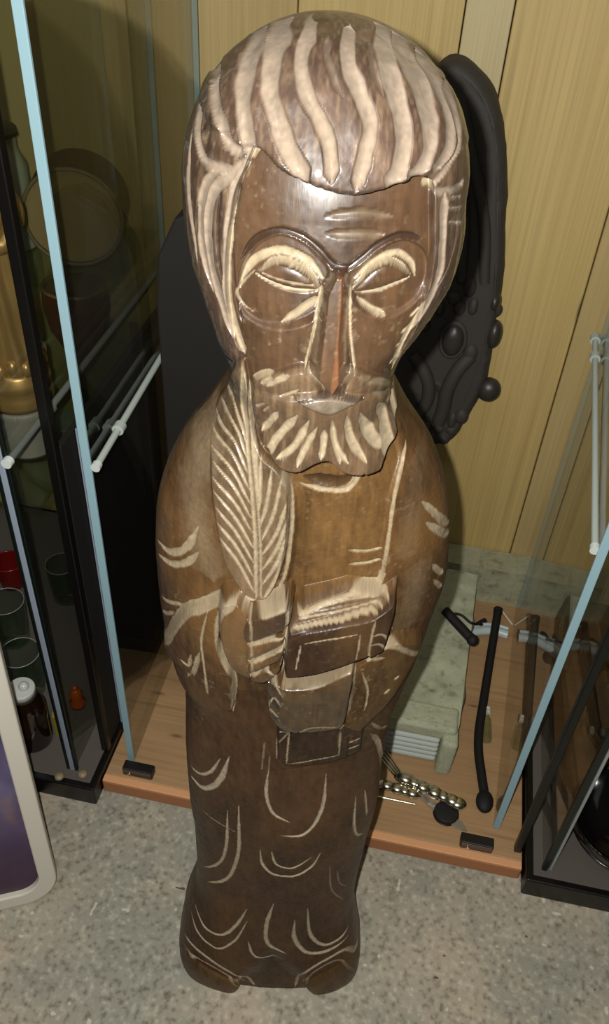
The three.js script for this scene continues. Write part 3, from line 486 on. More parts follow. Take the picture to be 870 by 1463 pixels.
  for (let r = 0; r + 1 < NR; r++) for (let c = 0; c < NC; c++) {
    const q = [at(r, c), at(r, c + 1), at(r + 1, c + 1), at(r + 1, c)]; let g = c < NF ? id[q[0]] : -1, k = g < 0 ? (ys[r] > 934 ? 'hair' : 'robe') : key[g];
    if (!quads.has(k)) quads.set(k, []); quads.get(k).push(q);
  }
  const statue = thing('carved_statue', 'large carved dark wooden statue of a bearded robed man holding a quill and books', 'statue', [-0.0858, 0, -0.518], 9 * Math.PI / 180);
  const build = (k, parent, name) => {
    const qs = quads.get(k); if (!qs) return null;
    const map = new Map(), ix = [], v = (i) => { if (!map.has(i)) map.set(i, map.size); return map.get(i); };
    for (const [a, b, c2, d] of qs) ix.push(v(a), v(b), v(c2), v(a), v(c2), v(d));
    const pos = new Float32Array(map.size * 3), no = new Float32Array(map.size * 3), co = new Float32Array(map.size * 3), uv = new Float32Array(map.size * 2);
    for (const [i, j] of map) { for (let e = 0; e < 3; e++) { pos[j * 3 + e] = P[i * 3 + e]; no[j * 3 + e] = nor[i * 3 + e]; co[j * 3 + e] = C[i * 3 + e]; } uv[j * 2] = UV[i * 2]; uv[j * 2 + 1] = UV[i * 2 + 1]; }
    const g = new THREE.BufferGeometry();
    g.setAttribute('position', new THREE.BufferAttribute(pos, 3)); g.setAttribute('normal', new THREE.BufferAttribute(no, 3)); g.setAttribute('color', new THREE.BufferAttribute(co, 3)); g.setAttribute('uv', new THREE.BufferAttribute(uv, 2)); g.setIndex(ix);
    return put(name, g, /robe|foot|sleeve|book|spine|page/.test(name) ? mDull : mStatue, parent);
  };
  const made = {}, inside = { finger: 'hand', spine: 'book', page_block: 'book', eye: 'face', nose: 'face', nose_ridge: 'face', lip: 'face' };
  for (const k of ['robe', 'hair', 'face', 'moustache', 'beard', 'quill']) made[k] = build(k, statue, k);
  for (const k of quads.keys()) { const n = k.split(':')[0]; if (!made[k] && !inside[n]) made[k] = build(k, statue, n); }
  for (const k of quads.keys()) {
    const n = k.split(':')[0]; if (!inside[n]) continue;
    const g = regions[+k.split(':')[1]]; let best = statue, bd = 1e9;
    for (const o of Object.keys(made)) { if (o.split(':')[0] !== inside[n]) continue; const h = o.includes(':') ? regions[+o.split(':')[1]] : g, e = Math.hypot(h.cx - g.cx, h.cy - g.cy); if (e < bd) { bd = e; best = made[o]; } }
    build(k, best, n);
  }
  // sole closing the block from below
  const sole = new THREE.Shape(Array.from({ length: NC / 5 | 0 }, (_, i) => new THREE.Vector2(P[i * 15], -P[i * 15 + 2])));
  put('underside', new THREE.ShapeGeometry(sole).rotateX(-Math.PI / 2).translate(0, 0.0004, 0), mat(0x1c0f07, 0.8), statue);
}

// ---------- the pale beam along the foot of the back wall ----------
function rugged(g, amount, scale, s = 0) { const p = g.attributes.position; g.computeVertexNormals(); const n = g.attributes.normal; for (let i = 0; i < p.count; i++) { const d = (fbm(p.getX(i) * scale + s, p.getY(i) * scale, p.getZ(i) * scale + 7, 3) - 0.5) * 2 * amount; p.setXYZ(i, p.getX(i) + n.getX(i) * d, p.getY(i) + n.getY(i) * d, p.getZ(i) + n.getZ(i) * d); } g.computeVertexNormals(); return g; }
const boxUV = (g, s) => { const p = g.attributes.position, n = g.attributes.normal, uv = g.attributes.uv; for (let i = 0; i < p.count; i++) { const a = Math.abs(n.getX(i)), b = Math.abs(n.getY(i)), c = Math.abs(n.getZ(i)); if (b >= a && b >= c) uv.setXY(i, p.getX(i) / s, p.getZ(i) / s); else if (a > c) uv.setXY(i, p.getZ(i) / s, p.getY(i) / s); else uv.setXY(i, p.getX(i) / s, p.getY(i) / s); } return g; };
const grit = texture(512, 512, (u, v) => { const a = fbm(u * 9, v * 9, 3, 5), b = fbm(u * 60, v * 60, 6, 3), k = Math.max(0, 0.42 - fbm(u * 22, v * 22, 15, 3)) * 2.4; return mix3(mix3([196, 196, 174], [172, 174, 152], a), [128, 124, 102], Math.min(1, k + Math.max(0, b - 0.64) * 2)); });
const beamMat = mat(0xdad8c8, 0.9, { map: grit }), blockMat = mat(0xeef2e8, 0.85, { map: grit });
struct('trim_1', boxUV(rugged(new THREE.BoxGeometry(0.66, 0.088, 0.058, 60, 10, 6), 0.003, 40), 0.3), beamMat, [-0.07, 0.0745, -1.2515]);

// ---------- the middle glass display cabinet ----------
const cab = thing('display_cabinet', 'open glass display cabinet behind the statue with wooden base board and tall side panes', 'cabinet', [0, 0, 0]);
{
  const bg = rbox(0.668, 0.026, 0.59, 0.003), p = bg.attributes.position, uv = bg.attributes.uv; for (let i = 0; i < p.count; i++) uv.setXY(i, p.getZ(i) / 0.36, p.getX(i) / 0.9);
  put('base_board', bg, boardMat, cab, [-0.0715, 0.017, -0.981]);
  const lip = put('front_edge', rbox(0.668, 0.03, 0.014, 0.004), boardEdgeMat, cab, [-0.0715, 0.015, -0.679]);
  put('lit_edge', rbox(0.666, 0.0035, 0.013, 0.0015), boardLitMat, lip, [0, 0.0148, -0.0006]);  // lighter top strip: light on the board edge, put into the colour
  const pane = (x0, z0, x1, z1, h) => {
    const len = Math.hypot(x1 - x0, z1 - z0), turn = Math.atan2(x1 - x0, z1 - z0), g = new THREE.BoxGeometry(0.009, h, len);
    const m = put('side_pane', g, paneMat, cab, [(x0 + x1) / 2, 0.036 + h / 2, (z0 + z1) / 2]); m.rotation.y = turn;
    put('front_glass_edge', rbox(0.0105, h, 0.004, 0.001), edgeMat, m, [0, 0, len / 2 + 0.002]);
    put('back_glass_edge', rbox(0.008, h, 0.003, 0.001), edgeMat, m, [0, 0, -len / 2 - 0.0015]);
    return m;
  };
  pane(-0.380, -1.215, -0.3705, -0.718, 1.75);
  pane(0.2508, -1.215, 0.2203, -0.732, 1.75);
  const holder = (a, b, c1, c2) => {
    const m = put('shelf_rod', rod(a, b, 0.0042), rodMat, cab);
    for (const t of [c1, c2]) { const p0 = V(...a).lerp(V(...b), t), d = V(...b).sub(V(...a)).normalize(); put('collar', rod(p0.clone().addScaledVector(d, -0.006).toArray(), p0.clone().addScaledVector(d, 0.006).toArray(), 0.0075), rodMat, m); }
    const e = V(...a), dir = V(...b).sub(e).normalize(); put('end_cap', rod(e.clone().addScaledVector(dir, -0.004).toArray(), e.clone().addScaledVector(dir, 0.004).toArray(), 0.0058), mat(0xc4ccc8, 0.4), m);
  };
  holder([-0.3592, 0.643, -0.716], [-0.374, 0.643, -1.21], 0.16, 0.87);
  holder([0.2125, 0.628, -0.735], [0.2375, 0.645, -1.21], 0.86, 0.97);
  const clip = (x, z) => { const m = put('hinge_clip', rbox(0.05, 0.017, 0.017, 0.002), mat(0x15120f, 0.45), cab, [x, 0.0385, z]); put('clip_face', rbox(0.047, 0.014, 0.002, 0.0008), mat(0x6c6660, 0.32, { metalness: 0.8 }), m, [0, 0, 0.0088]); put('screw', rod([0, 0, 0], [0, 0, 0.002], 0.0028, 12), steelMat, m, [-0.013, -0.002, 0.0094]); };
  clip(-0.352, -0.7); clip(0.191, -0.697);
}

// ---------- the dark carved mask on the back wall ----------
{
  const t = thing('carved_mask', 'dark carved wooden mask with knobs on the plank wall right behind the statue', 'mask', [0, 0, -1.2825]);
  const maskMat = mat(0x35312c, 0.72), knobMat = mat(0x302c28, 0.42);
  const out = [[-0.035, 0.992], [0.005, 0.975], [0.038, 0.93], [0.058, 0.865], [0.076, 0.77], [0.088, 0.69], [0.09, 0.62], [0.095, 0.55], [0.092, 0.505], [0.074, 0.44], [0.052, 0.395], [0.0, 0.387], [-0.05, 0.42], [-0.08, 0.5], [-0.1, 0.62], [-0.11, 0.75], [-0.1, 0.87], [-0.075, 0.955]];
  const sp = new THREE.CatmullRomCurve3(out.map((p) => V(p[0], p[1], 0)), true), sh = new THREE.Shape(sp.getPoints(110).slice(0, -1).map((p) => new THREE.Vector2(p.x, p.y)));
  sh.holes.push(new THREE.Path(new THREE.SplineCurve([[0.0125, 0.505], [0.019, 0.528], [0.0245, 0.512], [0.0185, 0.484], [0.0125, 0.505]].map((p) => new THREE.Vector2(...p))).getPoints(16).slice(0, -1)));
  put('face_board', rugged(new THREE.ExtrudeGeometry(sh, { depth: 0.022, bevelEnabled: true, bevelThickness: 0.022, bevelSize: 0.013, bevelOffset: -0.013, bevelSegments: 6, curveSegments: 12 }), 0.003, 45, 2), maskMat, t, [0, 0, 0.022]);
  const blob = (name, x, y, z, a, b, c, m = knobMat) => { const g = new THREE.SphereGeometry(1, 28, 20).scale(a, b, c); return put(name, rugged(g, 0.0008, 90, x * 50), m, t, [x, y, z]); };
  for (const [x, y, a, b] of [[0.0905, 0.612, 0.013, 0.024], [0.1015, 0.511, 0.02, 0.021], [0.081, 0.668, 0.01, 0.015]]) blob('knob', x, y, 0.052, a, b, 0.018);
  blob('eye', 0.029, 0.6, 0.07, 0.017, 0.027, 0.012);
  put('eye_rim', new THREE.TorusGeometry(0.02, 0.0035, 10, 36).scale(0.95, 1.45, 1), maskMat, t, [0.029, 0.6, 0.068]);
  put('cheek_ridge', tube([[-0.03, 0.56, 0.062], [-0.012, 0.545, 0.07], [0.004, 0.51, 0.07], [0.002, 0.47, 0.067], [-0.02, 0.44, 0.062]], 0.011), maskMat, t);
  put('cheek_ridge', tube([[0.062, 0.575, 0.062], [0.046, 0.55, 0.069], [0.035, 0.51, 0.07], [0.034, 0.47, 0.067], [0.03, 0.44, 0.064]], 0.012), maskMat, t);
  for (let i = 0; i < 16; i++) blob('edge_bump', [0.045, 0.054, 0.062, 0.068, 0.072, 0.084, 0.05, 0.04, 0.02, 0.0, -0.02, 0.06, 0.045, 0.03, 0.066, 0.052][i], [0.845, 0.81, 0.775, 0.74, 0.71, 0.65, 0.66, 0.69, 0.67, 0.65, 0.62, 0.58, 0.54, 0.655, 0.46, 0.45][i], i < 6 ? 0.045 : 0.064, 0.008 + (i % 3) * 0.002, 0.011 + (i % 4) * 0.002, 0.01, maskMat);
  for (let i = 0; i < 9; i++) blob('beard_curl', -0.03 + (i % 5) * 0.021 + (i > 4 ? 0.01 : 0), 0.428 - (i > 4 ? 0.021 : 0), 0.06, 0.0115, 0.011, 0.011, maskMat);
  for (let i = 0; i < 5; i++) put('hair_ridge', tube([[-0.08 + i * 0.035, 0.7, 0.064], [-0.072 + i * 0.028, 0.8, 0.069], [-0.055 + i * 0.014, 0.9, 0.068], [-0.036 + i * 0.004, 0.965, 0.055]], 0.0085), maskMat, t);
  put('hanging_block', rbox(0.08, 0.3, 0.026, 0.003), maskMat, t, [-0.02, 0.78, 0.013]);
}
// ---------- the dark board at the left of the cabinet ----------
{
  const t = thing('dark_board', 'tall dark wooden board standing inside the cabinet left behind the statue', 'board', [-0.31, 0.03, -0.965]);
  const sh = new THREE.Shape([[-0.05, 0], [0.06, 0], [0.06, 0.8], [0.05, 0.83], [0.02, 0.84], [-0.02, 0.82], [-0.044, 0.77], [-0.05, 0.7]].map((p) => new THREE.Vector2(...p)));
  put('panel', new THREE.ExtrudeGeometry(sh, { depth: 0.03, bevelEnabled: true, bevelThickness: 0.003, bevelSize: 0.003, bevelOffset: -0.003, bevelSegments: 2 }), darkWoodLow, t, [0, 0, -0.015]);
  put('foot', rbox(0.112, 0.03, 0.05, 0.004), darkWoodLow, t, [0.005, 0.0155, 0]);
}
// ---------- what lies on the base board ----------
{
  const t = thing('stone_block', 'pale grey green plaster block with a ribbed end lying on the wooden board', 'block', [0, 0.03, 0]);
  const sl = (x0, x1, y, z) => [x0, x1, y, z];
  const body = new THREE.BoxGeometry(0.15, 0.085, 0.36, 30, 14, 60), p = body.attributes.position;
  for (let i = 0; i < p.count; i++) { const k = (p.getZ(i) + 0.18) / 0.36, y = p.getY(i); let x = p.getX(i) * lerp(0.72, 1, k) + lerp(0.036, 0, k); p.setXYZ(i, x, y * lerp(0.9, 1, k) + (1 - Math.cos(Math.max(0, y) * 30)) * 0.002, p.getZ(i)); }
  put('slab', boxUV(rugged(body, 0.007, 24, 3), 0.3), blockMat, t, [0.067, 0.0505, -1.022]);
  put('step', rugged(rbox(0.15, 0.03, 0.05, 0.008), 0.003, 40), blockMat, t, [0.065, 0.083, -0.85]);
  for (let i = 0; i < 6; i++) put('rib', rugged(new THREE.CapsuleGeometry(0.0062, 0.116, 6, 24).rotateZ(Math.PI / 2), 0.0012, 60, i), stonePaleMat, t, [0.053, 0.0095 + i * 0.0125, -0.832 + (i === 5 ? -0.004 : 0)]);
  put('leg', rugged(rbox(0.026, 0.085, 0.045, 0.007), 0.003, 50, 4), blockMat, t, [0.13, 0.045, -0.828]);
}
{
  const t = thing('curved_stick', 'black curved cane-like stick lying along the wooden board right of the block', 'stick', [0, 0.03, 0]);
  put('shaft', tube([[0.2075, 0.03, -1.17], [0.201, 0.02, -1.09], [0.192, 0.0095, -0.975], [0.186, 0.0095, -0.90], [0.187, 0.0095, -0.86], [0.193, 0.0095, -0.82], [0.199, 0.0095, -0.785]], 0.0078, 80, 14), blackMatt, t);
  put('tip', rod([0.2075, 0.0298, -1.168], [0.2082, 0.031, -1.178], 0.0088), blackMatt, t);
  put('handle', new THREE.SphereGeometry(1, 24, 18).scale(0.014, 0.011, 0.02), blackMatt, t, [0.2, 0.0115, -0.768]);
}
{
  const t = thing('curved_plate', 'pale grey curved plate edge lying on the board behind the black stick', 'plate', [0.197, 0.03, -1.25]);
  put('band', tube([[-0.052, 0.009, 0.142], [-0.028, 0.009, 0.122], [0.0, 0.009, 0.112], [0.018, 0.009, 0.1115], [0.0345, 0.009, 0.115]], 0.0085, 40, 14).scale(1, 1, 1), plateMat, t);
  put('lip', tube([[-0.05, 0.017, 0.132], [-0.028, 0.017, 0.113], [0.0, 0.017, 0.103], [0.018, 0.017, 0.1028], [0.034, 0.017, 0.106]], 0.0035, 40, 10), plateMat, t);
}
{
  const t = thing('black_tool', 'short thick black tool with a thin wire loop resting on the pale block', 'tool', [0, 0, 0]);
  put('grip', rod([0.0985, 0.152, -1.061], [0.151, 0.145, -1.009], 0.0088), blackMatt, t);
  put('grip_end', new THREE.SphereGeometry(0.0105, 20, 14), blackMatt, t, [0.151, 0.145, -1.009]);
  put('wire_loop', tube([[0.108, 0.152, -1.055], [0.127, 0.149, -1.06], [0.146, 0.144, -1.05], [0.166, 0.125, -1.07], [0.174, 0.07, -1.12], [0.178, 0.037, -1.155]], 0.0024), blackMatt, t);
  put('wire_end', tube([[0.174, 0.0375, -1.15], [0.188, 0.0362, -1.165]], 0.0055), blackMatt, t);
}
{
  const t = thing('glass_vial', 'small clear glass vial lying on the board beside the black stick', 'vial', [0.2, 0.0395, -0.885], 0);
  put('body', lathe([[0, 0], [0.0078, 0], [0.0085, 0.003], [0.0085, 0.042], [0.005, 0.049], [0.0042, 0.058], [0.006, 0.06], [0.006, 0.063], [0.003, 0.063]], 28).rotateX(-Math.PI / 2).rotateY(0.05), clearGlass, t);
  put('stopper', rod([0, 0, -0.057], [0, 0, -0.069], 0.0042), mat(0xd8d8ce, 0.4), t);
}
tag(put('thin_needle', rod([0.2188, 0.033, -1.205], [0.2415, 0.033, -1.17], 0.0017), mat(0xd9d2b8, 0.35)), 'thin pale needle lying near the back of the board', 'needle');
function ornate(name, label, a, b, r, endR) {                        // a cast silver handle: beads and a round end
  const t = thing(name, label, 'cutlery', [0, 0, 0]); const A = V(...a), B = V(...b), n = 19;
  const g = []; for (let i = 0; i <= n; i++) { const q = A.clone().lerp(B, i / n); const s = r * (0.75 + 0.35 * Math.sin(i * 1.9) + 0.25 * (i % 2)); g.push(new THREE.SphereGeometry(1, 14, 10).scale(s * 1.35, s * 0.8, s).rotateY(Math.atan2(-(B.z - A.z), B.x - A.x)).translate(q.x, q.y, q.z)); }
  put('handle', mergeGeometries(g), silverMat, t);
  if (endR) put('handle_end', new THREE.SphereGeometry(1, 24, 16).scale(endR, endR * 0.55, endR * 0.8), silverMat, t, b);
  return t;
}
{
  const f = ornate('silver_fork', 'ornate silver fork with a round handle end lying on the board beside the statue', [0.0665, 0.046, -0.778], [0.158, 0.046, -0.752], 0.0085, 0.0135);
  for (let i = 0; i < 4; i++) put('tine', tube([[0.0595 + i * 0.0012, 0.044, -0.775 - i * 0.0042], [0.046 + i * 0.002, 0.042, -0.789 - i * 0.0045], [0.026 + i * 0.0028, 0.044, -0.809 - i * 0.005]], 0.0017, 12, 8), silverMat, f);
  put('neck', new THREE.SphereGeometry(1, 18, 12).scale(0.01, 0.004, 0.008).rotateY(-0.5), silverMat, f, [0.062, 0.0445, -0.778]);
  const s = ornate('silver_spoon', 'ornate silver spoon lying crosswise beneath the fork, half hidden by the statue', [0.015, 0.041, -0.764], [0.094, 0.042, -0.755], 0.0074, 0);
  put('bowl', new THREE.SphereGeometry(1, 24, 12, 0, Math.PI * 2, Math.PI / 2, Math.PI / 2).scale(0.03, 0.007, 0.018), silverMat, s, [-0.017, 0.043, -0.768]);
  put('stem', rod([0.012, 0.0345, -0.7425], [0.092, 0.0345, -0.742], 0.0022), silverMat, s);
  const k = thing('silver_knife', 'narrow silver knife pointing towards the right door clip', 'cutlery', [0, 0, 0]);
  const sh = new THREE.Shape([[0, -0.003], [0.05, -0.0075], [0.082, -0.007], [0.094, 0], [0.082, 0.0065], [0.045, 0.006], [0, 0.003]].map((q) => new THREE.Vector2(...q)));
  put('blade', new THREE.ExtrudeGeometry(sh, { depth: 0.0012, bevelEnabled: true, bevelThickness: 0.0005, bevelSize: 0.0005, bevelSegments: 1 }).rotateX(-Math.PI / 2).rotateY(-0.53).translate(0.0945, 0.034, -0.7625), mat(0xb0aea6, 0.4, { metalness: 0.85 }), k);
  put('ferrule', rod([0.083, 0.036, -0.768], [0.097, 0.036, -0.761], 0.003), silverMat, k);
  const c = thing('shade_disc', 'round patch of shade under the cutlery built as a small black disc', 'disc', [0.142, 0.03, -0.738]);  // dark disc built in place of a round shadow under the cutlery
  put('top', lathe([[0, 0.011], [0.017, 0.011], [0.0195, 0.008], [0.02, 0.0003], [0, 0.0003]], 32), blackMatt, c); put('rim', new THREE.TorusGeometry(0.0195, 0.0012, 8, 36).rotateX(Math.PI / 2), blackMat, c, [0, 0.002, 0]);
}

// ---------- the black-based glass cabinets to either side ----------
{
  const t = thing('black_display_case', 'narrow glass display case with black base and black corner post left of the statue', 'cabinet', [0, 0, 0]);
  const b = put('base', rbox(0.46, 0.044, 0.61, 0.003), blackMat, t, [-0.6365, 0.0221, -0.951]); b.rotation.y = 0.0;
  put('base_top', rbox(0.44, 0.002, 0.59, 0.0008), dustMat, b, [0, 0.0228, 0]);
  put('corner_post', rbox(0.013, 1.78, 0.013, 0.002), blackMat, t, [-0.4145, 0.936, -0.722]);
  put('side_panel', rbox(0.008, 0.6, 0.49, 0.002), blackMatt, t, [-0.415, 0.347, -0.98]);
  put('panel_edge', rbox(0.002, 0.6, 0.003, 0.0006), edgeGreyMat, t, [-0.4085, 0.347, -0.775]);
  const g = put('side_pane', new THREE.BoxGeometry(0.008, 1.78, 0.56), paneMat, t, [-0.452, 0.936, -0.955]);
  put('front_glass_edge', rbox(0.0075, 1.78, 0.004, 0.001), edgeGreyMat, g, [0, 0, 0.282]);
  put('gasket', rbox(0.005, 1.78, 0.006, 0.001), edgeGreenMat, g, [-0.0068, 0, 0.281]); put('gasket', rbox(0.005, 1.78, 0.006, 0.001), edgeGreenMat, g, [0.0068, 0, 0.281]);
  put('back_glass_edge', rbox(0.008, 1.78, 0.003, 0.001), edgeMat, g, [0, 0, -0.2815]);
  const r = put('shelf_rod', rod([-0.4405, 0.668, -0.668], [-0.4405, 0.668, -1.23], 0.0042), mat(0x5a605c, 0.5), t);  // grey darkened to stand for the dimming by the panes
  put('collar', rod([-0.4405, 0.668, -0.77], [-0.4405, 0.668, -0.782], 0.0075), mat(0x5a605c, 0.5), r); put('end_cap', rod([-0.4405, 0.668, -0.664], [-0.4405, 0.668, -0.672], 0.0062), mat(0xc4ccc8, 0.4), r);
  put('glass_shelf', new THREE.BoxGeometry(0.39, 0.006, 0.5), clearGlass, t, [-0.653, 0.535, -0.985]);
  put('glass_shelf', new THREE.BoxGeometry(0.39, 0.006, 0.24), clearGlass, t, [-0.653, 0.702, -1.12]);
  put('back_panel', rbox(0.41, 1.75, 0.008, 0.002), mat(0xa0935e, 0.7), t, [-0.662, 0.92, -1.262]);
  put('hinge_nut', lathe([[0, 0], [0.006, 0], [0.0075, 0.003], [0.006, 0.007], [0, 0.008]], 20), mat(0x8a7b60, 0.5), t, [-0.432, 0.0462, -0.666]); put('hinge_nut', lathe([[0, 0], [0.006, 0], [0.0075, 0.003], [0.006, 0.007], [0, 0.008]], 20), mat(0x8a7b60, 0.5), t, [-0.466, 0.0462, -0.654]);
}
{
  const t = thing('black_display_case', 'narrow glass display case with black base at the right edge of the photo', 'cabinet', [0, 0, 0]);
  const b = put('base', rbox(0.46, 0.044, 0.61, 0.003), blackMat, t, [0.4955, 0.0221, -0.956]);
  put('base_top', rbox(0.44, 0.002, 0.59, 0.0008), dustMat, b, [0, 0.0228, 0]);
  put('corner_post', rbox(0.011, 1.78, 0.011, 0.002), blackMat, t, [0.251, 0.936, -0.695]);
  const g = put('side_pane', new THREE.BoxGeometry(0.009, 1.78, 0.56), paneMat, t, [0.294, 0.936, -0.957]);
  put('front_glass_edge', rbox(0.004, 1.78, 0.004, 0.001), mat(0x8f9694, 0.4), g, [0.0065, 0, 0.282]);
  put('gasket', rbox(0.008, 1.78, 0.007, 0.001), edgeGreenMat, g, [-0.003, 0, 0.2835]);
  put('back_glass_edge', rbox(0.009, 1.78, 0.003, 0.001), edgeMat, g, [0, 0, -0.2815]);
  put('floor_panel', rbox(0.4, 0.006, 0.44, 0.002), mat(0x6b4a30, 0.7), t, [0.51, 0.0495, -1.03]);
}
{
  const vase = (name, label, at, s, k) => { const v = thing(name, label, 'bowl', at, k); put('body', lathe([[0, 0.002], [0.03, 0], [0.034, 0.004], [0.062, 0.03], [0.076, 0.06], [0.078, 0.075], [0.074, 0.075], [0.06, 0.04], [0.02, 0.012], [0, 0.01]].map((p) => [p[0] * s, p[1] * s]), 48), mat(0x0b0a0a, 0.12, { clearcoat: 0.6 }), v); for (let i = 0; i < 3; i++) put('ring', new THREE.TorusGeometry((0.05 + i * 0.011) * s, 0.0016, 8, 48).rotateX(Math.PI / 2), mat(0x0b0a0a, 0.2), v, [0, (0.021 + i * 0.015) * s, 0]); };
  vase('black_bowl', 'glossy black bowl at the front of the right display case', [0.395, 0.0475, -0.735], 1.05, 0.2);
  vase('black_bowl', 'second glossy black bowl behind the front one in the right display case', [0.43, 0.0535, -0.905], 1.15, 0.6);
}
// ---------- inside the left case ----------
{
  const t = thing('gold_figurine', 'gold figurine in folded robes on a grey pedestal in the left display case', 'figurine', [-0.525, 0.5385, -0.86]);
  put('pedestal', lathe([[0, 0], [0.034, 0], [0.036, 0.006], [0.038, 0.05], [0.041, 0.066], [0.042, 0.072], [0.04, 0.078], [0, 0.079]], 44), mat(0x97958a, 0.5), t);
  put('gold_ring', lathe([[0, 0.079], [0.042, 0.079], [0.0445, 0.086], [0.042, 0.097], [0.0395, 0.104], [0.043, 0.11], [0.043, 0.118], [0.038, 0.126], [0.036, 0.134], [0, 0.136]], 48), goldMat, t);
  const robe = new THREE.CylinderGeometry(0.026, 0.037, 0.19, 90, 40, false).translate(0, 0.23, 0), p = robe.attributes.position;
  for (let i = 0; i < p.count; i++) { const a = Math.atan2(p.getX(i), p.getZ(i)), y = p.getY(i), k = 1 + 0.11 * Math.sin(a * 9 + y * 14) * (0.4 + noise(y * 30, a * 2, 3)) + 0.14 * (noise(a * 2.2 + 4, y * 26, 8) - 0.5); p.setX(i, p.getX(i) * k); p.setZ(i, p.getZ(i) * k); } robe.computeVertexNormals();
  put('robe', robe, goldMat, t);
  put('torso', rugged(new THREE.SphereGeometry(1, 36, 28).scale(0.037, 0.05, 0.032), 0.005, 60), goldMat, t, [0, 0.345, 0]);
  put('arm', rugged(tube([[-0.028, 0.365, 0.005], [-0.045, 0.335, 0.012], [-0.03, 0.31, 0.03], [0.0, 0.315, 0.036]], 0.0105), 0.0015, 90), goldMat, t); put('arm', rugged(tube([[0.028, 0.365, 0.005], [0.044, 0.335, 0.012], [0.03, 0.305, 0.03], [0.004, 0.31, 0.038]], 0.0105), 0.0015, 90), goldMat, t);
  put('head', rugged(new THREE.SphereGeometry(1, 32, 24).scale(0.02, 0.026, 0.022), 0.002, 80), goldMat, t, [0, 0.412, 0]);
  put('base_crown', mergeGeometries(Array.from({ length: 14 }, (_, i) => new THREE.SphereGeometry(0.0075, 12, 10).scale(1, 1.5, 1).translate(Math.sin(i * 0.4488) * 0.036, 0.139 + (i % 2) * 0.006, Math.cos(i * 0.4488) * 0.036))), goldMat, t);
}
{
  const t = thing('round_drum', 'dark round drum standing on its side on the upper glass shelf at left', 'drum', [-0.535, 0.776, -1.12], 0.25);
  put('shell', new THREE.CylinderGeometry(0.07, 0.07, 0.08, 48, 1, true).rotateX(Math.PI / 2), mat(0x2a1f16, 0.6, { side: THREE.DoubleSide }), t, [0, 0, 0]);
  put('skin', new THREE.CircleGeometry(0.066, 48), mat(0x8f7d50, 0.7), t, [0, 0, 0.036]); put('hoop', new THREE.TorusGeometry(0.068, 0.003, 10, 56), mat(0x6a6148, 0.5), t, [0, 0, 0.04]);
  const g = thing('glass_jar', 'tall pale green glass jar beside the drum on the upper shelf at left', 'jar', [-0.645, 0.7052, -1.12]);
  put('body', lathe([[0, 0], [0.034, 0], [0.038, 0.006], [0.038, 0.12], [0.028, 0.14], [0.028, 0.155], [0.031, 0.16]], 40), mat(0x9aa68c, 0.15), g); put('lid', lathe([[0, 0.172], [0.03, 0.17], [0.032, 0.16], [0, 0.16]], 36), mat(0x2c2820, 0.5), g);
  const b = thing('clay_bowl', 'brown clay bowl on the lower glass shelf at left below the drum', 'bowl', [-0.562, 0.5382, -1.13]);
  put('body', lathe([[0, 0.002], [0.024, 0], [0.03, 0.006], [0.046, 0.04], [0.052, 0.08], [0.049, 0.11], [0.046, 0.11], [0.044, 0.08], [0.02, 0.02], [0, 0.015]], 48), clayMat, b); put('rim', new THREE.TorusGeometry(0.0475, 0.003, 10, 48).rotateX(Math.PI / 2), mat(0x8a6a48, 0.4), b, [0, 0.11, 0]);
}
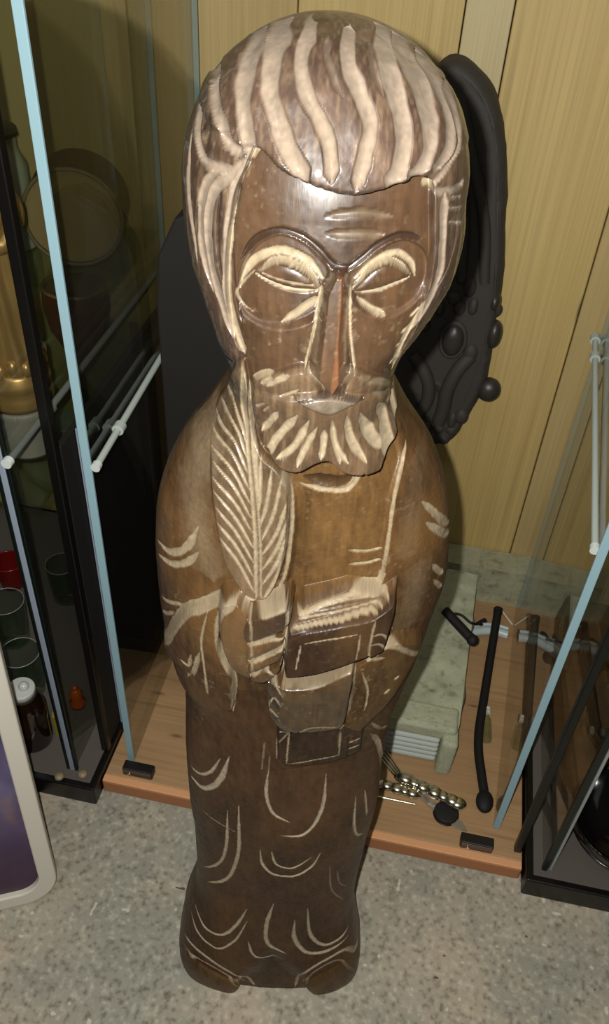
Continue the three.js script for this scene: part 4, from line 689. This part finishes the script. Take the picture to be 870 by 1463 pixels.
{
  const bo = thing('brown_bottle', 'dark brown glass bottle with a white lid low in the left display case', 'bottle', [-0.535, 0.0468, -0.712]);
  put('body', lathe([[0, 0], [0.028, 0], [0.031, 0.004], [0.031, 0.088], [0.024, 0.104], [0.017, 0.11], [0.017, 0.118], [0, 0.118]], 40), mat(0x1a0d08, 0.08, { clearcoat: 1 }), bo); put('lid', lathe([[0, 0.134], [0.02, 0.134], [0.0215, 0.131], [0.0215, 0.117], [0, 0.117]], 36), mat(0xc8ccc6, 0.4), bo); put('lid_knob', new THREE.SphereGeometry(0.008, 18, 12), mat(0xc8ccc6, 0.3), bo, [0.006, 0.139, 0]);
  const gl = thing('clear_tumbler', 'clear glass tumbler behind the brown bottle in the left display case', 'glass', [-0.585, 0.0468, -0.8]);
  put('wall', lathe([[0, 0.006], [0.022, 0.004], [0.026, 0], [0.028, 0.004], [0.033, 0.1], [0.031, 0.1], [0.025, 0.008], [0, 0.008]], 36), clearGlass, gl); put('rim', new THREE.TorusGeometry(0.032, 0.0009, 8, 40).rotateX(Math.PI / 2), mat(0x7f8682, 0.15), gl, [0, 0.1, 0]);
  const labels = ['clear glass tumbler at the far left, in front of the red glass', 'clear glass tumbler nearest the back of the left display case'];
  [[-0.66, -0.9, 1], [-0.61, -1.02, 0.9]].forEach(([x, z, s], i) => { const c = gl.clone(); c.name = numbered('clear_tumbler'); c.position.set(x, 0.0468, z); c.scale.setScalar(s); c.userData = { label: labels[i], category: 'glass' }; scene.add(c); });
  const red = thing('red_glass', 'small red glass cup among the clear tumblers at far left', 'glass', [-0.725, 0.0468, -1.03]); put('body', lathe([[0, 0], [0.022, 0], [0.024, 0.004], [0.03, 0.06], [0.027, 0.06], [0.02, 0.008], [0, 0.006]], 32), mat(0x5a0f0c, 0.2), red); put('rim', new THREE.TorusGeometry(0.0285, 0.0018, 8, 36).rotateX(Math.PI / 2), mat(0x6a1410, 0.2), red, [0, 0.06, 0]);
  const or = thing('orange_ornament', 'tiny orange ornament on the base behind the black corner post at left', 'ornament', [-0.492, 0.0468, -0.79]); put('body', lathe([[0, 0], [0.012, 0], [0.014, 0.01], [0.009, 0.022], [0.011, 0.032], [0.006, 0.042], [0, 0.044]], 24), mat(0xb4521a, 0.35), or); put('knob', new THREE.SphereGeometry(0.005, 14, 10), mat(0xb4521a, 0.3), or, [0, 0.046, 0]);
  const ye = thing('yellow_box', 'small yellow paper box beside the brown bottle in the left display case', 'box', [-0.497, 0.0468, -0.735], 0.3); put('carton', rbox(0.018, 0.05, 0.018, 0.001), mat(0x7c7020, 0.7), ye, [0, 0.025, 0]); put('flap', rbox(0.017, 0.0015, 0.017, 0.0004), mat(0x8c8030, 0.7), ye, [0, 0.0508, 0]);
  const pa = thing('grey_box', 'pale grey cardboard box under the shelf behind the bottles at left', 'box', [-0.6, 0.0468, -1.17], 0.1); put('carton', rbox(0.11, 0.3, 0.06, 0.002), mat(0x8a8a82, 0.7), pa, [0, 0.15, 0]); put('lid', rbox(0.113, 0.02, 0.063, 0.002), mat(0x96968e, 0.7), pa, [0, 0.3, 0]);
}
// ---------- the white-framed picture standing at the left ----------
{
  const a = 27 * Math.PI / 180, lean = 8 * Math.PI / 180;
  const t = thing('framed_picture', 'purple and blue picture in a white frame with rounded corners leaning at lower left', 'picture', [-0.4788, 0, -0.46]);
  t.rotation.set(0, a, 0); const inner = new THREE.Group(); 
  const rr = (x0, y0, x1, y1, r, P) => { const s = new P(); s.moveTo(x0 + r, y0); s.lineTo(x1 - r, y0); s.absarc(x1 - r, y0 + r, r, -Math.PI / 2, 0); s.lineTo(x1, y1 - r); s.absarc(x1 - r, y1 - r, r, 0, Math.PI / 2); s.lineTo(x0 + r, y1); s.absarc(x0 + r, y1 - r, r, Math.PI / 2, Math.PI); s.lineTo(x0, y0 + r); s.absarc(x0 + r, y0 + r, r, Math.PI, Math.PI * 1.5); return s; };
  const f = rr(-0.4, 0.0, 0.086, 0.62, 0.05, THREE.Shape); f.holes.push(rr(-0.376, 0.024, 0.062, 0.596, 0.032, THREE.Path));
  const lean1 = (g) => g.rotateX(-lean).translate(0, 0.0025, 0);
  put('frame', lean1(new THREE.ExtrudeGeometry(f, { depth: 0.012, bevelEnabled: true, bevelThickness: 0.003, bevelSize: 0.003, bevelOffset: -0.003, bevelSegments: 4, curveSegments: 20 }).translate(0, 0, -0.012)), mat(0xcfcabc, 0.5), t);
  put('backing', lean1(new THREE.ExtrudeGeometry(rr(-0.398, 0.002, 0.084, 0.618, 0.048, THREE.Shape), { depth: 0.004, bevelEnabled: false, curveSegments: 20 }).translate(0, 0, -0.0195)), mat(0x111015, 0.6), t);
  const paint = texture(512, 512, (u, v) => { const n = fbm(u * 5 + fbm(u * 9, v * 9, 4, 3) * 1.4, v * 7, 2, 5), m = fbm(u * 14, v * 14, 7, 3); let c = mix3([48, 44, 84], [104, 96, 128], Math.min(1, Math.max(0, n * 2 - 0.5))); c = mix3(c, [66, 34, 52], Math.min(1, Math.max(0, 0.75 - v * 2.2) * 1.2)); return mix3(c, [150, 104, 70], Math.max(0, m - 0.58) * 1.8 * Math.min(1, Math.abs(n - 0.45) * 4)); });
  const g = new THREE.ShapeGeometry(rr(-0.378, 0.022, 0.064, 0.598, 0.034, THREE.Shape), 20), uv = g.attributes.uv, p = g.attributes.position; for (let i = 0; i < p.count; i++) uv.setXY(i, (p.getX(i) + 0.4) / 0.486, p.getY(i) / 0.62);
  put('print', lean1(g.translate(0, 0, -0.006)), mat(0xffffff, 0.35, { map: paint }), t);
}

renderer.render(scene, camera);
